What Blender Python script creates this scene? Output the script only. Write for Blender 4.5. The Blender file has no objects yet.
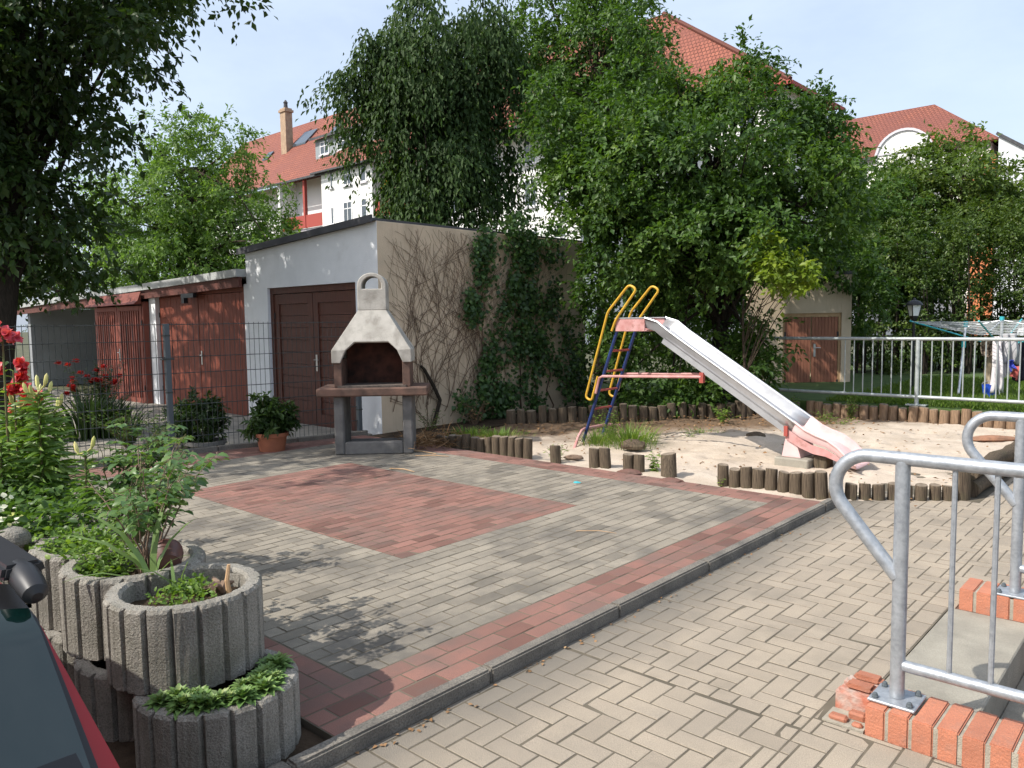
import bpy, bmesh, math, random
import numpy as np
from mathutils import Vector, Matrix
rad = math.radians
rng = np.random.default_rng(7)
random.seed(7)
scene = bpy.context.scene
COL = scene.collection
ORG = {}

# ---------------------------------------------------------------- camera (world x runs to the right along the
# garage fronts, y runs away along the kerb; the camera stands at the origin, eye height 1.613 m)
CF, PIT, ROLL, YAW, EYE = 775.9, .08196, .014324, .738466, 1.613
Fw = Vector((-math.sin(YAW)*math.cos(PIT), math.cos(YAW)*math.cos(PIT), -math.sin(PIT)))
Rt = Vector((math.cos(YAW), math.sin(YAW), 0))
Up = Rt.cross(Fw)
R2 = Rt*math.cos(ROLL) - Up*math.sin(ROLL)
U2 = Rt*math.sin(ROLL) + Up*math.cos(ROLL)
cam = bpy.data.cameras.new('camera')
cam.sensor_fit = 'HORIZONTAL'
cam.sensor_width = 36
cam.lens = CF/1024*36
cam.clip_start = .05
cam.clip_end = 2000
co = bpy.data.objects.new('camera', cam)
m = Matrix.Identity(4)
for i in range(3):
    m[i][0] = R2[i]; m[i][1] = U2[i]; m[i][2] = -Fw[i]
m[0][3] = 0; m[1][3] = 0; m[2][3] = EYE
co.matrix_world = m
COL.objects.link(co)
scene.camera = co

def at(px, py, D):
    """survey point: a sight line of the photograph followed for D metres of depth"""
    return Vector((0, 0, EYE)) + D*(Fw + R2*((px-512)/CF) - U2*((py-384)/CF))

# ---------------------------------------------------------------- materials
def nodes(name):
    M = bpy.data.materials.new(name)
    M.use_nodes = True
    nt = M.node_tree
    nt.nodes.clear()
    out = nt.nodes.new('ShaderNodeOutputMaterial')
    return M, nt, out

def N(nt, t, **kw):
    n = nt.nodes.new(t)
    for k, v in kw.items():
        if k in n.inputs.keys() if hasattr(n.inputs, 'keys') else False:
            n.inputs[k].default_value = v
        else:
            setattr(n, k, v)
    return n

def mixrgb(nt, a, b, fac, mode='MIX'):
    n = nt.nodes.new('ShaderNodeMix')
    n.data_type = 'RGBA'
    n.blend_type = mode
    n.clamp_factor = True
    def put(sock, v):
        if isinstance(v, (int, float)):
            sock.default_value = v
        elif isinstance(v, (tuple, list)):
            sock.default_value = (*v, 1) if len(v) == 3 else v
        else:
            nt.links.new(v, sock)
    put(n.inputs[0], fac); put(n.inputs[6], a); put(n.inputs[7], b)
    return n.outputs[2]

def noise(nt, scale, detail=4, rough=.55, vec=None, lo=None, hi=None):
    n = nt.nodes.new('ShaderNodeTexNoise')
    n.inputs['Scale'].default_value = scale
    n.inputs['Detail'].default_value = detail
    n.inputs['Roughness'].default_value = rough
    if vec is not None:
        nt.links.new(vec, n.inputs['Vector'])
    o = n.outputs[0]
    if lo is not None:
        r = nt.nodes.new('ShaderNodeMapRange')
        r.inputs[1].default_value = lo; r.inputs[2].default_value = hi
        nt.links.new(o, r.inputs[0])
        o = r.outputs[0]
    return o

def mat(name, c, c2=None, scale=4, lo=.35, hi=.65, stain=None, sscale=1.3, slo=.5, shi=.7, samt=.7,
        rough=.75, bump=0, bscale=60, metal=0, spec=.4, attr=False, stretch=None, grain=None, gamt=.25, gscale=150, streak=None, stamt=.5):
    M, nt, out = nodes(name)
    p = nt.nodes.new('ShaderNodeBsdfPrincipled')
    nt.links.new(p.outputs[0], out.inputs[0])
    tc = nt.nodes.new('ShaderNodeTexCoord')
    vec = tc.outputs['Object']
    if stretch:
        mp = nt.nodes.new('ShaderNodeMapping')
        mp.inputs['Scale'].default_value = stretch
        nt.links.new(vec, mp.inputs[0])
        vec = mp.outputs[0]
    col = (*c, 1)
    if c2:
        col = mixrgb(nt, c, c2, noise(nt, scale, vec=vec, lo=lo, hi=hi))
    if attr:
        a = nt.nodes.new('ShaderNodeAttribute'); a.attribute_name = 'rnd'
        r = nt.nodes.new('ShaderNodeMapRange')
        r.inputs[3].default_value, r.inputs[4].default_value = attr if isinstance(attr, tuple) else (.72, 1.25)
        nt.links.new(a.outputs['Fac'], r.inputs[0])
        cc = nt.nodes.new('ShaderNodeCombineColor')
        for i in range(3): nt.links.new(r.outputs[0], cc.inputs[i])
        col = mixrgb(nt, col, cc.outputs[0], 1.0, 'MULTIPLY')
    if stain:
        f = noise(nt, sscale, detail=7, rough=.65, vec=tc.outputs['Object'], lo=slo, hi=shi)
        mm = nt.nodes.new('ShaderNodeMath'); mm.operation = 'MULTIPLY'; mm.inputs[1].default_value = samt
        nt.links.new(f, mm.inputs[0])
        col = mixrgb(nt, col, stain, mm.outputs[0])
    if streak:                                         # rain streaks and run-off down a wall
        mp2 = nt.nodes.new('ShaderNodeMapping'); mp2.inputs['Scale'].default_value = (6, 6, .45)
        nt.links.new(tc.outputs['Object'], mp2.inputs[0])
        f = noise(nt, 1.0, detail=6, rough=.65, vec=mp2.outputs[0], lo=.52, hi=.74)
        mm = nt.nodes.new('ShaderNodeMath'); mm.operation = 'MULTIPLY'; mm.inputs[1].default_value = stamt
        nt.links.new(f, mm.inputs[0])
        col = mixrgb(nt, col, streak, mm.outputs[0])
    if grain:
        g = noise(nt, gscale, detail=3, vec=tc.outputs['Object'], lo=.42, hi=.62)
        mm = nt.nodes.new('ShaderNodeMath'); mm.operation = 'MULTIPLY'; mm.inputs[1].default_value = gamt
        nt.links.new(g, mm.inputs[0])
        col = mixrgb(nt, col, grain, mm.outputs[0])
    if isinstance(col, tuple): p.inputs['Base Color'].default_value = col
    else: nt.links.new(col, p.inputs['Base Color'])
    p.inputs['Roughness'].default_value = rough
    p.inputs['Metallic'].default_value = metal
    p.inputs['Specular IOR Level'].default_value = spec
    if bump:
        b = nt.nodes.new('ShaderNodeBump')
        b.inputs['Strength'].default_value = bump
        b.inputs['Distance'].default_value = .01
        nt.links.new(noise(nt, bscale, detail=5, rough=.6, vec=vec), b.inputs['Height'])
        nt.links.new(b.outputs[0], p.inputs['Normal'])
    return M

def leafmat(name, c1, c2, c3=None, trans=.3, rough=.45, spec=.35):
    """each leaf carries its own number, which picks its green"""
    M, nt, out = nodes(name)
    a = nt.nodes.new('ShaderNodeAttribute'); a.attribute_name = 'rnd'
    ramp = nt.nodes.new('ShaderNodeValToRGB')
    e = ramp.color_ramp.elements
    e[0].color = (*c1, 1); e[1].color = (*c2, 1); e[1].position = .75
    if c3:
        k = e.new(1.0); k.color = (*c3, 1)
    nt.links.new(a.outputs['Fac'], ramp.inputs[0])
    p = nt.nodes.new('ShaderNodeBsdfPrincipled')
    p.inputs['Roughness'].default_value = rough
    p.inputs['Specular IOR Level'].default_value = spec
    nt.links.new(ramp.outputs[0], p.inputs['Base Color'])
    t = nt.nodes.new('ShaderNodeBsdfTranslucent')
    tcol = mixrgb(nt, ramp.outputs[0], (1.5, 1.6, .5, 1), 1.0, 'MULTIPLY')
    nt.links.new(tcol, t.inputs[0])
    mx = nt.nodes.new('ShaderNodeMixShader')
    mx.inputs[0].default_value = trans
    nt.links.new(p.outputs[0], mx.inputs[1]); nt.links.new(t.outputs[0], mx.inputs[2])
    nt.links.new(mx.outputs[0], out.inputs[0])
    return M

def glass(name, tint, rough=.05):
    M, nt, out = nodes(name)
    p = nt.nodes.new('ShaderNodeBsdfPrincipled')
    p.inputs['Base Color'].default_value = (*tint, 1)
    p.inputs['Roughness'].default_value = rough
    p.inputs['Specular IOR Level'].default_value = .9
    nt.links.new(p.outputs[0], out.inputs[0])
    return M

def tilemat(name, c, c2):
    M, nt, out = nodes(name)
    p = nt.nodes.new('ShaderNodeBsdfPrincipled'); p.inputs['Roughness'].default_value = .7
    p.inputs['Specular IOR Level'].default_value = .2
    tc = nt.nodes.new('ShaderNodeTexCoord')
    br = nt.nodes.new('ShaderNodeTexBrick')
    br.inputs['Color1'].default_value = (*c, 1); br.inputs['Color2'].default_value = (*c2, 1)
    br.inputs['Mortar'].default_value = (c[0]*.3, c[1]*.3, c[2]*.3, 1)
    br.inputs['Scale'].default_value = 1
    br.inputs['Mortar Size'].default_value = .03
    br.inputs['Brick Width'].default_value = .3
    br.inputs['Row Height'].default_value = .34
    nt.links.new(tc.outputs['UV'], br.inputs['Vector'])
    big = noise(nt, .35, vec=tc.outputs['UV'], lo=.35, hi=.7)
    col = mixrgb(nt, br.outputs[0], (c2[0]*.75, c2[1]*.8, c2[2]*.9), big)
    nt.links.new(col, p.inputs['Base Color'])
    b = nt.nodes.new('ShaderNodeBump'); b.inputs['Strength'].default_value = .8; b.inputs['Distance'].default_value = .05
    nt.links.new(br.outputs['Fac'], b.inputs['Height']); b.invert = True
    nt.links.new(b.outputs[0], p.inputs['Normal'])
    nt.links.new(p.outputs[0], out.inputs[0])
    return M

# ---------------------------------------------------------------- objects
def tag(o, label=None, cat=None, group=None, kind=None):
    if label: o['label'] = label
    if cat: o['category'] = cat
    if group: o['group'] = group
    if kind: o['kind'] = kind
    return o

def thing(name, loc, label, cat, group=None, rz=0):
    o = bpy.data.objects.new(name, None)
    o.empty_display_size = .1
    COL.objects.link(o)
    o.location = loc
    o.rotation_euler.z = rz
    ORG[o.name] = Vector(loc)
    return tag(o, label, cat, group)

def link_mesh(name, me, mt, parent=None):
    o = bpy.data.objects.new(name, me)
    COL.objects.link(o)
    if mt: me.materials.append(mt)
    if parent is not None:
        o.parent = parent
        ORG[o.name] = ORG.get(parent.name, Vector((0, 0, 0)))
    return o

class MB:
    def __init__(s): s.v = []; s.f = []; s.r = []
    def add(s, vs, fs, r=None):
        k = len(s.v)
        s.v += [tuple(q) for q in vs]
        s.f += [tuple(i+k for i in f) for f in fs]
        if r is not None: s.r += [r]*len(fs)
        return s
    def box(s, x0, y0, z0, x1, y1, z1, r=None):
        return s.add([(x0,y0,z0),(x1,y0,z0),(x1,y1,z0),(x0,y1,z0),(x0,y0,z1),(x1,y0,z1),(x1,y1,z1),(x0,y1,z1)],
                     [(3,2,1,0),(4,5,6,7),(0,1,5,4),(1,2,6,5),(2,3,7,6),(3,0,4,7)], r)
    def hexa(s, b, t):
        """b, t: four points each, counter-clockwise seen from above"""
        return s.add(list(b)+list(t), [(3,2,1,0),(4,5,6,7),(0,1,5,4),(1,2,6,5),(2,3,7,6),(3,0,4,7)])
    def beam(s, a, b, w, h, up=(0,0,1)):
        a = Vector(a); b = Vector(b); d = (b-a).normalized(); u = Vector(up)
        sd = d.cross(u)
        if sd.length < 1e-4: sd = d.cross(Vector((0,1,0)))
        sd.normalize(); u = sd.cross(d)
        q = lambda p: [p-sd*w/2-u*h/2, p+sd*w/2-u*h/2, p+sd*w/2+u*h/2, p-sd*w/2+u*h/2]
        return s.add(q(a)+q(b), [(0,3,2,1),(4,5,6,7),(0,1,5,4),(1,2,6,5),(2,3,7,6),(3,0,4,7)][::1])
    def tube(s, pts, r, n=8, cap=True):
        pts = [Vector(p) for p in pts]
        if not isinstance(r, (list, tuple)): r = [r]*len(pts)
        t0 = (pts[1]-pts[0]).normalized()
        ref = Vector((0,0,1)) if abs(t0.z) < .9 else Vector((1,0,0))
        nrm = t0.cross(ref).normalized()
        vs = []
        for i, p in enumerate(pts):
            t = (pts[min(i+1,len(pts)-1)]-pts[max(i-1,0)]).normalized()
            nrm = (nrm - t*nrm.dot(t))
            if nrm.length < 1e-5: nrm = t.cross(Vector((.3,.8,.5)))
            nrm.normalize(); b = t.cross(nrm)
            for k in range(n):
                a = 2*math.pi*k/n
                vs.append(p + (nrm*math.cos(a)+b*math.sin(a))*r[i])
        fs = []
        for i in range(len(pts)-1):
            for k in range(n):
                k2 = (k+1) % n
                fs.append((i*n+k, i*n+k2, (i+1)*n+k2, (i+1)*n+k))
        if cap:
            fs.append(tuple(range(n-1,-1,-1))); fs.append(tuple((len(pts)-1)*n+k for k in range(n)))
        return s.add(vs, fs)
    def lathe(s, prof, c=(0,0,0), n=24, caps=True):
        vs = []; fs = []
        for r, z in prof:
            for k in range(n):
                a = 2*math.pi*k/n
                vs.append((c[0]+r*math.cos(a), c[1]+r*math.sin(a), c[2]+z))
        for i in range(len(prof)-1):
            for k in range(n):
                k2 = (k+1) % n
                fs.append((i*n+k, i*n+k2, (i+1)*n+k2, (i+1)*n+k))
        if caps:
            fs.append(tuple(range(n-1,-1,-1))); fs.append(tuple((len(prof)-1)*n+k for k in range(n)))
        return s.add(vs, fs)
    def prism(s, poly, mapf, d0, d1):
        """poly: 2-D outline; mapf(a, b, d) gives the 3-D point"""
        n = len(poly)
        vs = [mapf(a, b, d0) for a, b in poly] + [mapf(a, b, d1) for a, b in poly]
        fs = [tuple(range(n-1,-1,-1)), tuple(range(n, 2*n))]
        fs += [(i, (i+1) % n, n+(i+1) % n, n+i) for i in range(n)]
        return s.add(vs, fs)
    def build(s, name, mt, parent=None, bevel=0, smooth=False, local=False, seg=1):
        me = bpy.data.meshes.new(name)
        off = Vector((0,0,0)) if (parent is None or local) else ORG.get(parent.name, Vector((0,0,0)))
        me.from_pydata([(v[0]-off[0], v[1]-off[1], v[2]-off[2]) for v in s.v], [], s.f)
        if s.r and len(s.r) == len(s.f):
            at_ = me.attributes.new('rnd', 'FLOAT', 'FACE')
            at_.data.foreach_set('value', s.r)
        bm = bmesh.new(); bm.from_mesh(me)
        bmesh.ops.recalc_face_normals(bm, faces=bm.faces)
        if bevel:
            ed = [e for e in bm.edges if len(e.link_faces) == 2 and e.calc_face_angle(0) > .5]
            bmesh.ops.bevel(bm, geom=ed, offset=bevel, segments=seg, affect='EDGES', clamp_overlap=True)
        bm.to_mesh(me); bm.free()
        if smooth:
            for p in me.polygons: p.use_smooth = True
            try: me.set_sharp_from_angle(angle=rad(40))
            except Exception: pass
        return link_mesh(name, me, mt, parent)

def poly_uv(name, quads, mt, parent):
    """quads with metre UVs (roof slopes)"""
    off = ORG.get(parent.name, Vector((0,0,0))) if parent else Vector((0,0,0))
    vs = []; fs = []; uv = []
    for q in quads:
        k = len(vs); q = [Vector(p) for p in q]
        e = (q[1]-q[0]).normalized()
        n = e.cross(q[-1]-q[0]).normalized(); w = n.cross(e)
        for p in q:
            vs.append(p-off); uv.append(((p-q[0]).dot(e), (p-q[0]).dot(w)))
        fs.append(tuple(range(k, k+len(q))))
    me = bpy.data.meshes.new(name); me.from_pydata(vs, [], fs)
    l = me.uv_layers.new(name='UVMap')
    for i, lp in enumerate(me.loops): l.data[i].uv = uv[lp.vertex_index]
    o = link_mesh(name, me, mt, parent)
    return o

def solid(o, t, off=-1):
    md = o.modifiers.new('thickness', 'SOLIDIFY'); md.thickness = t; md.offset = off
    return o

# ---------------------------------------------------------------- leaves
LEAF4 = (np.array([[0,0,0],[.45,.5,.12],[1,0,-.05],[.45,-.5,.12]]), [(0,2,1),(0,3,2)])
LEAF8 = (np.array([[0,0,0],[.38,0,0],[.72,0,-.05],[1,0,-.16],[.33,.5,.1],[.7,.36,.03],[.33,-.5,.1],[.7,-.36,.03]]),
         [(0,1,4),(0,6,1),(1,5,4),(1,2,5),(1,7,2),(1,6,7),(2,3,5),(2,7,3)])
BLADE = (np.array([[0,.4,0],[0,-.4,0],[.3,.5,.03],[.3,-.5,.03],[.6,.45,-.02],[.6,-.45,-.02],[.85,.25,-.16],[.85,-.25,-.16],[1,0,-.3]]),
         [(0,1,2),(1,3,2),(2,3,4),(3,5,4),(4,5,6),(5,7,6),(6,7,8)])
def unit(a): return a/np.maximum(np.linalg.norm(a, axis=-1, keepdims=True), 1e-9)
def foliage(name, mt, parent, P, A, Nn, L, W, tpl=LEAF4, rnd=None):
    P = np.asarray(P, float).reshape(-1,3); n = len(P)
    A = unit(np.asarray(A, float).reshape(-1,3)); Nn = np.asarray(Nn, float).reshape(-1,3)
    S = unit(np.cross(Nn, A)); Nn = np.cross(A, S)
    L = np.broadcast_to(np.asarray(L, float), (n,)); W = np.broadcast_to(np.asarray(W, float), (n,))
    T, F = tpl; k = len(T)
    V = P[:,None,:] + L[:,None,None]*T[None,:,0:1]*A[:,None,:] + W[:,None,None]*T[None,:,1:2]*S[:,None,:] + L[:,None,None]*T[None,:,2:3]*Nn[:,None,:]
    off = np.array(ORG.get(parent.name, Vector((0,0,0)))) if parent else np.zeros(3)
    V = (V-off).reshape(-1,3)
    F = np.array(F); nf = len(F)
    I = (np.arange(n)[:,None,None]*k + F[None]).reshape(-1)
    me = bpy.data.meshes.new(name)
    me.vertices.add(n*k); me.vertices.foreach_set('co', V.astype(np.float32).ravel())
    me.loops.add(n*nf*3); me.loops.foreach_set('vertex_index', I.astype(np.int32))
    me.polygons.add(n*nf)
    me.polygons.foreach_set('loop_start', np.arange(0, n*nf*3, 3, dtype=np.int32))
    try: me.polygons.foreach_set('loop_total', np.full(n*nf, 3, np.int32))
    except Exception: pass
    if rnd is None: rnd = rng.random(n)
    a = me.attributes.new('rnd', 'FLOAT', 'FACE')
    a.data.foreach_set('value', np.repeat(rnd, nf).astype(np.float32))
    me.update(calc_edges=True); me.validate()
    return link_mesh(name, me, mt, parent)

def crown_points(ells, n, rc, twigs, per, droop=.25, leafdrop=.4, shell=.45, hang=0., flat=.8):
    """clumps inside ellipsoids, twigs out of every clump, leaves along every twig"""
    E = np.array([list(e[:6]) for e in ells], float)
    w = np.array([e[6] if len(e) > 6 else e[3]*e[4]*e[5]**.7 for e in ells]); w = w/w.sum()
    idx = rng.choice(len(E), n, p=w)
    d = unit(rng.normal(size=(n,3)))
    r = shell + (1-shell)*rng.random(n)**.6
    # an uneven outline: some directions bulge, others are hollow
    ph = rng.random(6)*6.28
    wob = 1 + .14*np.sin(3*d[:,0]+ph[0]+idx) + .12*np.sin(4*d[:,1]+ph[1]+2*idx) + .12*np.sin(5*d[:,2]+ph[2])
    C = E[idx,:3] + d*E[idx,3:6]*(r*wob)[:,None]
    out = unit(d*np.array([1,1,.6]))
    td = unit(rng.normal(size=(n,twigs,3))*np.array([1,1,flat]) + out[:,None,:]*.7)
    if hang: td = unit(td*(1-hang) + np.array([0,0,-1])*hang*1.2)
    ln = rc*(.5+.7*rng.random((n,twigs)))
    t = np.linspace(.15,1,per)[None,None,:,None]
    P = C[:,None,None,:] + td[:,:,None,:]*ln[:,:,None,None]*t
    P[...,2] -= droop*rc*(t[...,0]**2)
    P = P + rng.normal(size=P.shape)*rc*.06
    A = unit(td[:,:,None,:]*.7 + rng.normal(size=P.shape)*.6 + np.array([0,0,-leafdrop]))
    Nn = unit(np.array([0,0,.9]) + out[:,None,None,:]*.5 + rng.normal(size=P.shape)*.45)
    cl = np.broadcast_to(rng.random((n,1,1)), P.shape[:3])
    R = np.clip(.72*cl + .42*rng.random(P.shape[:3]) - .08, 0, 1)
    return P.reshape(-1,3), A.reshape(-1,3), Nn.reshape(-1,3), R.reshape(-1), C

def tree(name, label, cat, base, top, ells, n, rc, twigs, per, leaf, lw, lm, bark, tr=.15, limbs=24, group=None, tpl=LEAF4, extra=None, **kw):
    base = Vector(base); top = Vector(top)
    root = thing(name, base, label, cat, group)
    P, A, Nn, R, C = crown_points(ells, n, rc, twigs, per, **kw)
    if extra is not None:
        P = np.concatenate([P, extra[0]]); A = np.concatenate([A, extra[1]]); Nn = np.concatenate([Nn, extra[2]]); R = np.concatenate([R, extra[3]])
    keep = P[:,2] > base.z+.05
    P, A, Nn, R = P[keep], A[keep], Nn[keep], R[keep]
    L = leaf*(.5+.95*rng.random(len(P)))
    foliage('crown', lm, root, P, A, Nn, L, L*lw, tpl, R)
    mb = MB(); k = 9
    pts = []
    for i in range(k):
        t = i/(k-1)
        pts.append(base.lerp(top, t) + Vector((math.sin(t*5+base.x)*.25*tr*4*t, math.cos(t*4+base.y)*.2*tr*4*t, 0)))
    mb.tube(pts, [tr*(1.25 if i == 0 else 1)*(1-.6*i/(k-1)) for i in range(k)], 10)
    for c in C[rng.choice(len(C), min(limbs, len(C)), replace=False)]:
        c = Vector(c); i = random.randrange(k//3, k); s = pts[i]
        mid = s.lerp(c, .5) + Vector((random.uniform(-.2,.2), random.uniform(-.2,.2), .12*(c-s).length))
        r0 = tr*.32*random.uniform(.6,1.2)
        mb.tube([s, s.lerp(mid,.5)+Vector((0,0,.03)), mid, mid.lerp(c,.5), c], [r0, r0*.8, r0*.6, r0*.4, r0*.15], 6)
    mb.build('trunk', bark, root, smooth=True)
    return root
# ---------------------------------------------------------------- the palette
M = {}
M['paver'] = mat('paver_beige', (.385,.322,.247), (.33,.28,.22), 3, attr=(.86,1.06), stain=(.165,.145,.115), sscale=1.7, slo=.52, shi=.74, samt=.6, rough=.9, bump=.5, bscale=180, spec=.2, grain=(.16,.14,.12), gamt=.35, gscale=220)
M['paver_grey'] = mat('paver_grey', (.325,.285,.225), (.27,.238,.19), 3, attr=(.6,1.06), stain=(.095,.088,.08), sscale=1.5, slo=.47, shi=.68, samt=.72, rough=.9, bump=.5, bscale=180, spec=.2, grain=(.12,.11,.1), gamt=.4, gscale=220)
M['paver_red'] = mat('paver_red', (.275,.142,.112), (.225,.125,.102), 3, attr=(.6,1.12), stain=(.155,.125,.108), sscale=1.5, slo=.47, shi=.7, samt=.7, rough=.9, bump=.5, bscale=180, spec=.2, grain=(.14,.08,.07), gamt=.35, gscale=220)
M['joint'] = mat('joint_sand', (.155,.132,.10), (.10,.087,.066), 5, rough=1, spec=.1)
M['soil'] = mat('soil', (.075,.052,.035), (.035,.026,.018), 8, rough=1, bump=1, bscale=40, spec=.1)
M['kerb'] = mat('kerb_stone', (.25,.225,.19), (.15,.137,.12), 6, rough=.9, bump=.6, bscale=120, spec=.2, grain=(.05,.05,.045), gamt=.5, gscale=120)
M['concrete'] = mat('planter_concrete', (.385,.36,.315), (.285,.265,.23), 7, streak=(.15,.14,.11), stamt=.55, stain=(.13,.13,.095), sscale=4.5, slo=.5, shi=.74, samt=.65, rough=.95, bump=1, bscale=130, spec=.15, grain=(.13,.12,.1), gamt=.55, gscale=170)
M['slabc'] = mat('step_concrete', (.34,.315,.26), (.26,.24,.20), 4, stain=(.15,.14,.115), sscale=3.2, slo=.5, shi=.74, samt=.65, rough=.9, bump=.4, bscale=120, spec=.2, grain=(.2,.18,.15), gamt=.3)
M['yard'] = mat('yard_concrete', (.33,.30,.25), (.22,.20,.17), 2, rough=.95, spec=.2)
M['sand'] = mat('play_sand', (.56,.475,.39), (.45,.375,.30), 2.6, stain=(.30,.24,.18), sscale=4.5, slo=.58, shi=.8, samt=.5, rough=1, bump=.8, bscale=50, spec=.1, grain=(.3,.24,.17), gamt=.35, gscale=90)
M['plaster'] = mat('white_plaster', (.80,.81,.82), (.72,.73,.74), 2, stain=(.45,.43,.40), sscale=1.6, slo=.58, shi=.85, samt=.5, rough=.9, bump=.35, bscale=60, spec=.2)
M['beige'] = mat('beige_render', (.66,.525,.38), (.55,.44,.32), 1.4, streak=(.33,.26,.185), stamt=.45, stain=(.29,.22,.155), sscale=1.1, slo=.53, shi=.78, samt=.5, rough=.95, bump=.6, bscale=70, spec=.15)
M['cplaster'] = mat('shaded_carport_plaster', (.30,.315,.33), (.25,.26,.27), 2, stain=(.2,.2,.2), rough=.9)  # pale wall darkened in its colour to stand in for carport shade
M['fascia'] = mat('dark_red_brown_fascia', (.135,.045,.033), (.09,.033,.025), 5, rough=.75)
M['felt'] = mat('roof_felt', (.09,.09,.095), (.06,.06,.065), 3, rough=.9)
M['zinc'] = mat('roof_edge_sheet', (.45,.46,.45), (.33,.34,.33), 3, rough=.7, bump=.2, bscale=8)
M['door_dark'] = mat('dark_varnished_boards', (.115,.036,.02), (.065,.022,.014), 5, rough=.6, stretch=(9,9,1), bump=.3, bscale=12)
M['door_red'] = mat('red_brown_boards', (.19,.042,.02), (.13,.030,.015), 4, rough=.65, stretch=(9,9,.8), bump=.3, bscale=12)
M['door_slat'] = mat('red_slats', (.215,.055,.034), (.155,.040,.025), 4, rough=.65, stretch=(9,9,.8), bump=.3, bscale=12)
M['door_shed'] = mat('shed_door_boards', (.34,.14,.082), (.26,.10,.06), 4, rough=.7, stretch=(9,9,.8))
M['metal'] = mat('door_hardware', (.55,.54,.52), rough=.35, metal=.8)
M['black'] = mat('black_plastic', (.018,.018,.02), rough=.45)
M['galv'] = mat('galvanised_steel', (.40,.425,.45), (.29,.31,.335), 22, rough=.45, metal=.55, bump=.1, bscale=120, spec=.5, grain=(.55,.57,.6), gamt=.3, gscale=60)
M['galv_dull'] = mat('galvanised_rail', (.42,.45,.44), (.33,.36,.36), 15, rough=.5, metal=.3)
M['brickred'] = mat('clinker_brick', (.51,.195,.112), (.41,.155,.09), 9, rough=.65, bump=.5, bscale=90, spec=.35, attr=(.82,1.1), stain=(.33,.2,.15), sscale=11, slo=.54, shi=.76, samt=.5, grain=(.22,.12,.09), gamt=.4, gscale=260)
M['mortar'] = mat('mortar', (.40,.36,.29), (.28,.25,.2), 12, rough=1, bump=.6, bscale=150)
M['broken'] = mat('broken_brick_with_whitewash', (.45,.36,.31), (.45,.16,.10), 14, rough=.9, bump=.8, bscale=60)
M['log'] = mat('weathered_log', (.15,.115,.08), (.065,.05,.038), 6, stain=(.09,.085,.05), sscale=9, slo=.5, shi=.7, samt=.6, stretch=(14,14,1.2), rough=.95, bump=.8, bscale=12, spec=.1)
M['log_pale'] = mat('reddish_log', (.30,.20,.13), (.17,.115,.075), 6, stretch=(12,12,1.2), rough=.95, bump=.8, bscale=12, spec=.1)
M['logtop'] = mat('grey_log_end', (.26,.21,.16), (.15,.12,.09), 25, rough=.95, spec=.1)
M['pink'] = mat('faded_pink_steel', (.70,.49,.48), (.62,.40,.385), 5, stain=(.42,.28,.25), sscale=5, slo=.54, shi=.78, samt=.6, rough=.5, spec=.4)
M['pink_red'] = mat('red_pink_steel', (.55,.31,.295), (.44,.20,.185), 8, stain=(.2,.08,.05), sscale=10, slo=.58, shi=.75, samt=.7, rough=.55)
M['chute'] = mat('bare_sheet_steel', (.55,.555,.57), (.44,.445,.46), 4, stain=(.3,.29,.28), sscale=3, slo=.5, shi=.8, samt=.5, rough=.36, metal=.65, spec=.5)
M['blue'] = mat('blue_paint', (.018,.038,.15), (.015,.028,.10), 8, rough=.45)
M['yellow'] = mat('yellow_paint', (.62,.37,.035), (.50,.29,.03), 8, stain=(.22,.11,.04), sscale=9, slo=.6, shi=.75, samt=.7, rough=.45)
M['redpaint'] = mat('red_paint', (.38,.08,.06), (.30,.06,.05), 8, rough=.5)
M['bbq_white'] = mat('whitewashed_concrete', (.49,.46,.41), (.37,.345,.305), 6, streak=(.22,.20,.17), stamt=.6, stain=(.2,.18,.15), sscale=5, slo=.50, shi=.74, samt=.7, rough=.95, bump=.5, bscale=80, spec=.15)
M['bbq_grey'] = mat('grey_cast_concrete', (.19,.18,.17), (.12,.115,.11), 6, rough=.95, bump=.6, bscale=80, spec=.15)
M['bbq_brown'] = mat('red_brown_firestone', (.175,.105,.08), (.10,.068,.055), 7, rough=.95, bump=.6, bscale=60, spec=.15)
M['soot'] = mat('sooty_firebrick', (.10,.042,.03), (.025,.018,.016), 5, rough=1, spec=.1)
M['ash'] = mat('ash', (.14,.11,.09), (.06,.05,.045), 30, rough=1)
M['wire'] = mat('dark_coated_wire', (.035,.042,.04), rough=.5)
M['fpost'] = mat('grey_steel_post', (.075,.09,.10), rough=.5)
M['terracotta'] = mat('terracotta', (.36,.125,.065), (.28,.10,.055), 6, rough=.85)
M['potgrey'] = mat('grey_tub', (.19,.18,.165), rough=.85)
M['potbrown'] = mat('brown_glazed_pot', (.13,.055,.045), (.08,.04,.035), 8, rough=.4)
M['bark'] = mat('bark', (.085,.065,.048), (.045,.035,.027), 9, stretch=(5,5,1), rough=1, bump=1, bscale=14, spec=.1)
M['bark_dark'] = mat('dark_bark', (.045,.036,.028), (.025,.021,.017), 9, stretch=(5,5,1), rough=1, bump=1, bscale=14, spec=.1)
M['twig'] = mat('bare_vine_stem', (.17,.115,.08), (.12,.085,.06), 9, rough=1, spec=.1)
M['stem'] = mat('green_stem', (.09,.13,.035), (.13,.09,.04), 8, rough=.7)
M['stake'] = mat('pale_wood', (.52,.34,.19), (.42,.26,.14), 12, rough=.9)
M['deadwood'] = mat('dead_wood', (.25,.17,.12), (.13,.09,.065), 12, rough=1)
M['rustwood'] = mat('reddish_driftwood', (.34,.17,.10), (.2,.11,.07), 10, rough=1)
M['carred'] = mat('red_car_paint', (.34,.008,.012), (.28,.007,.01), 3, rough=.3, spec=.4)
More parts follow.
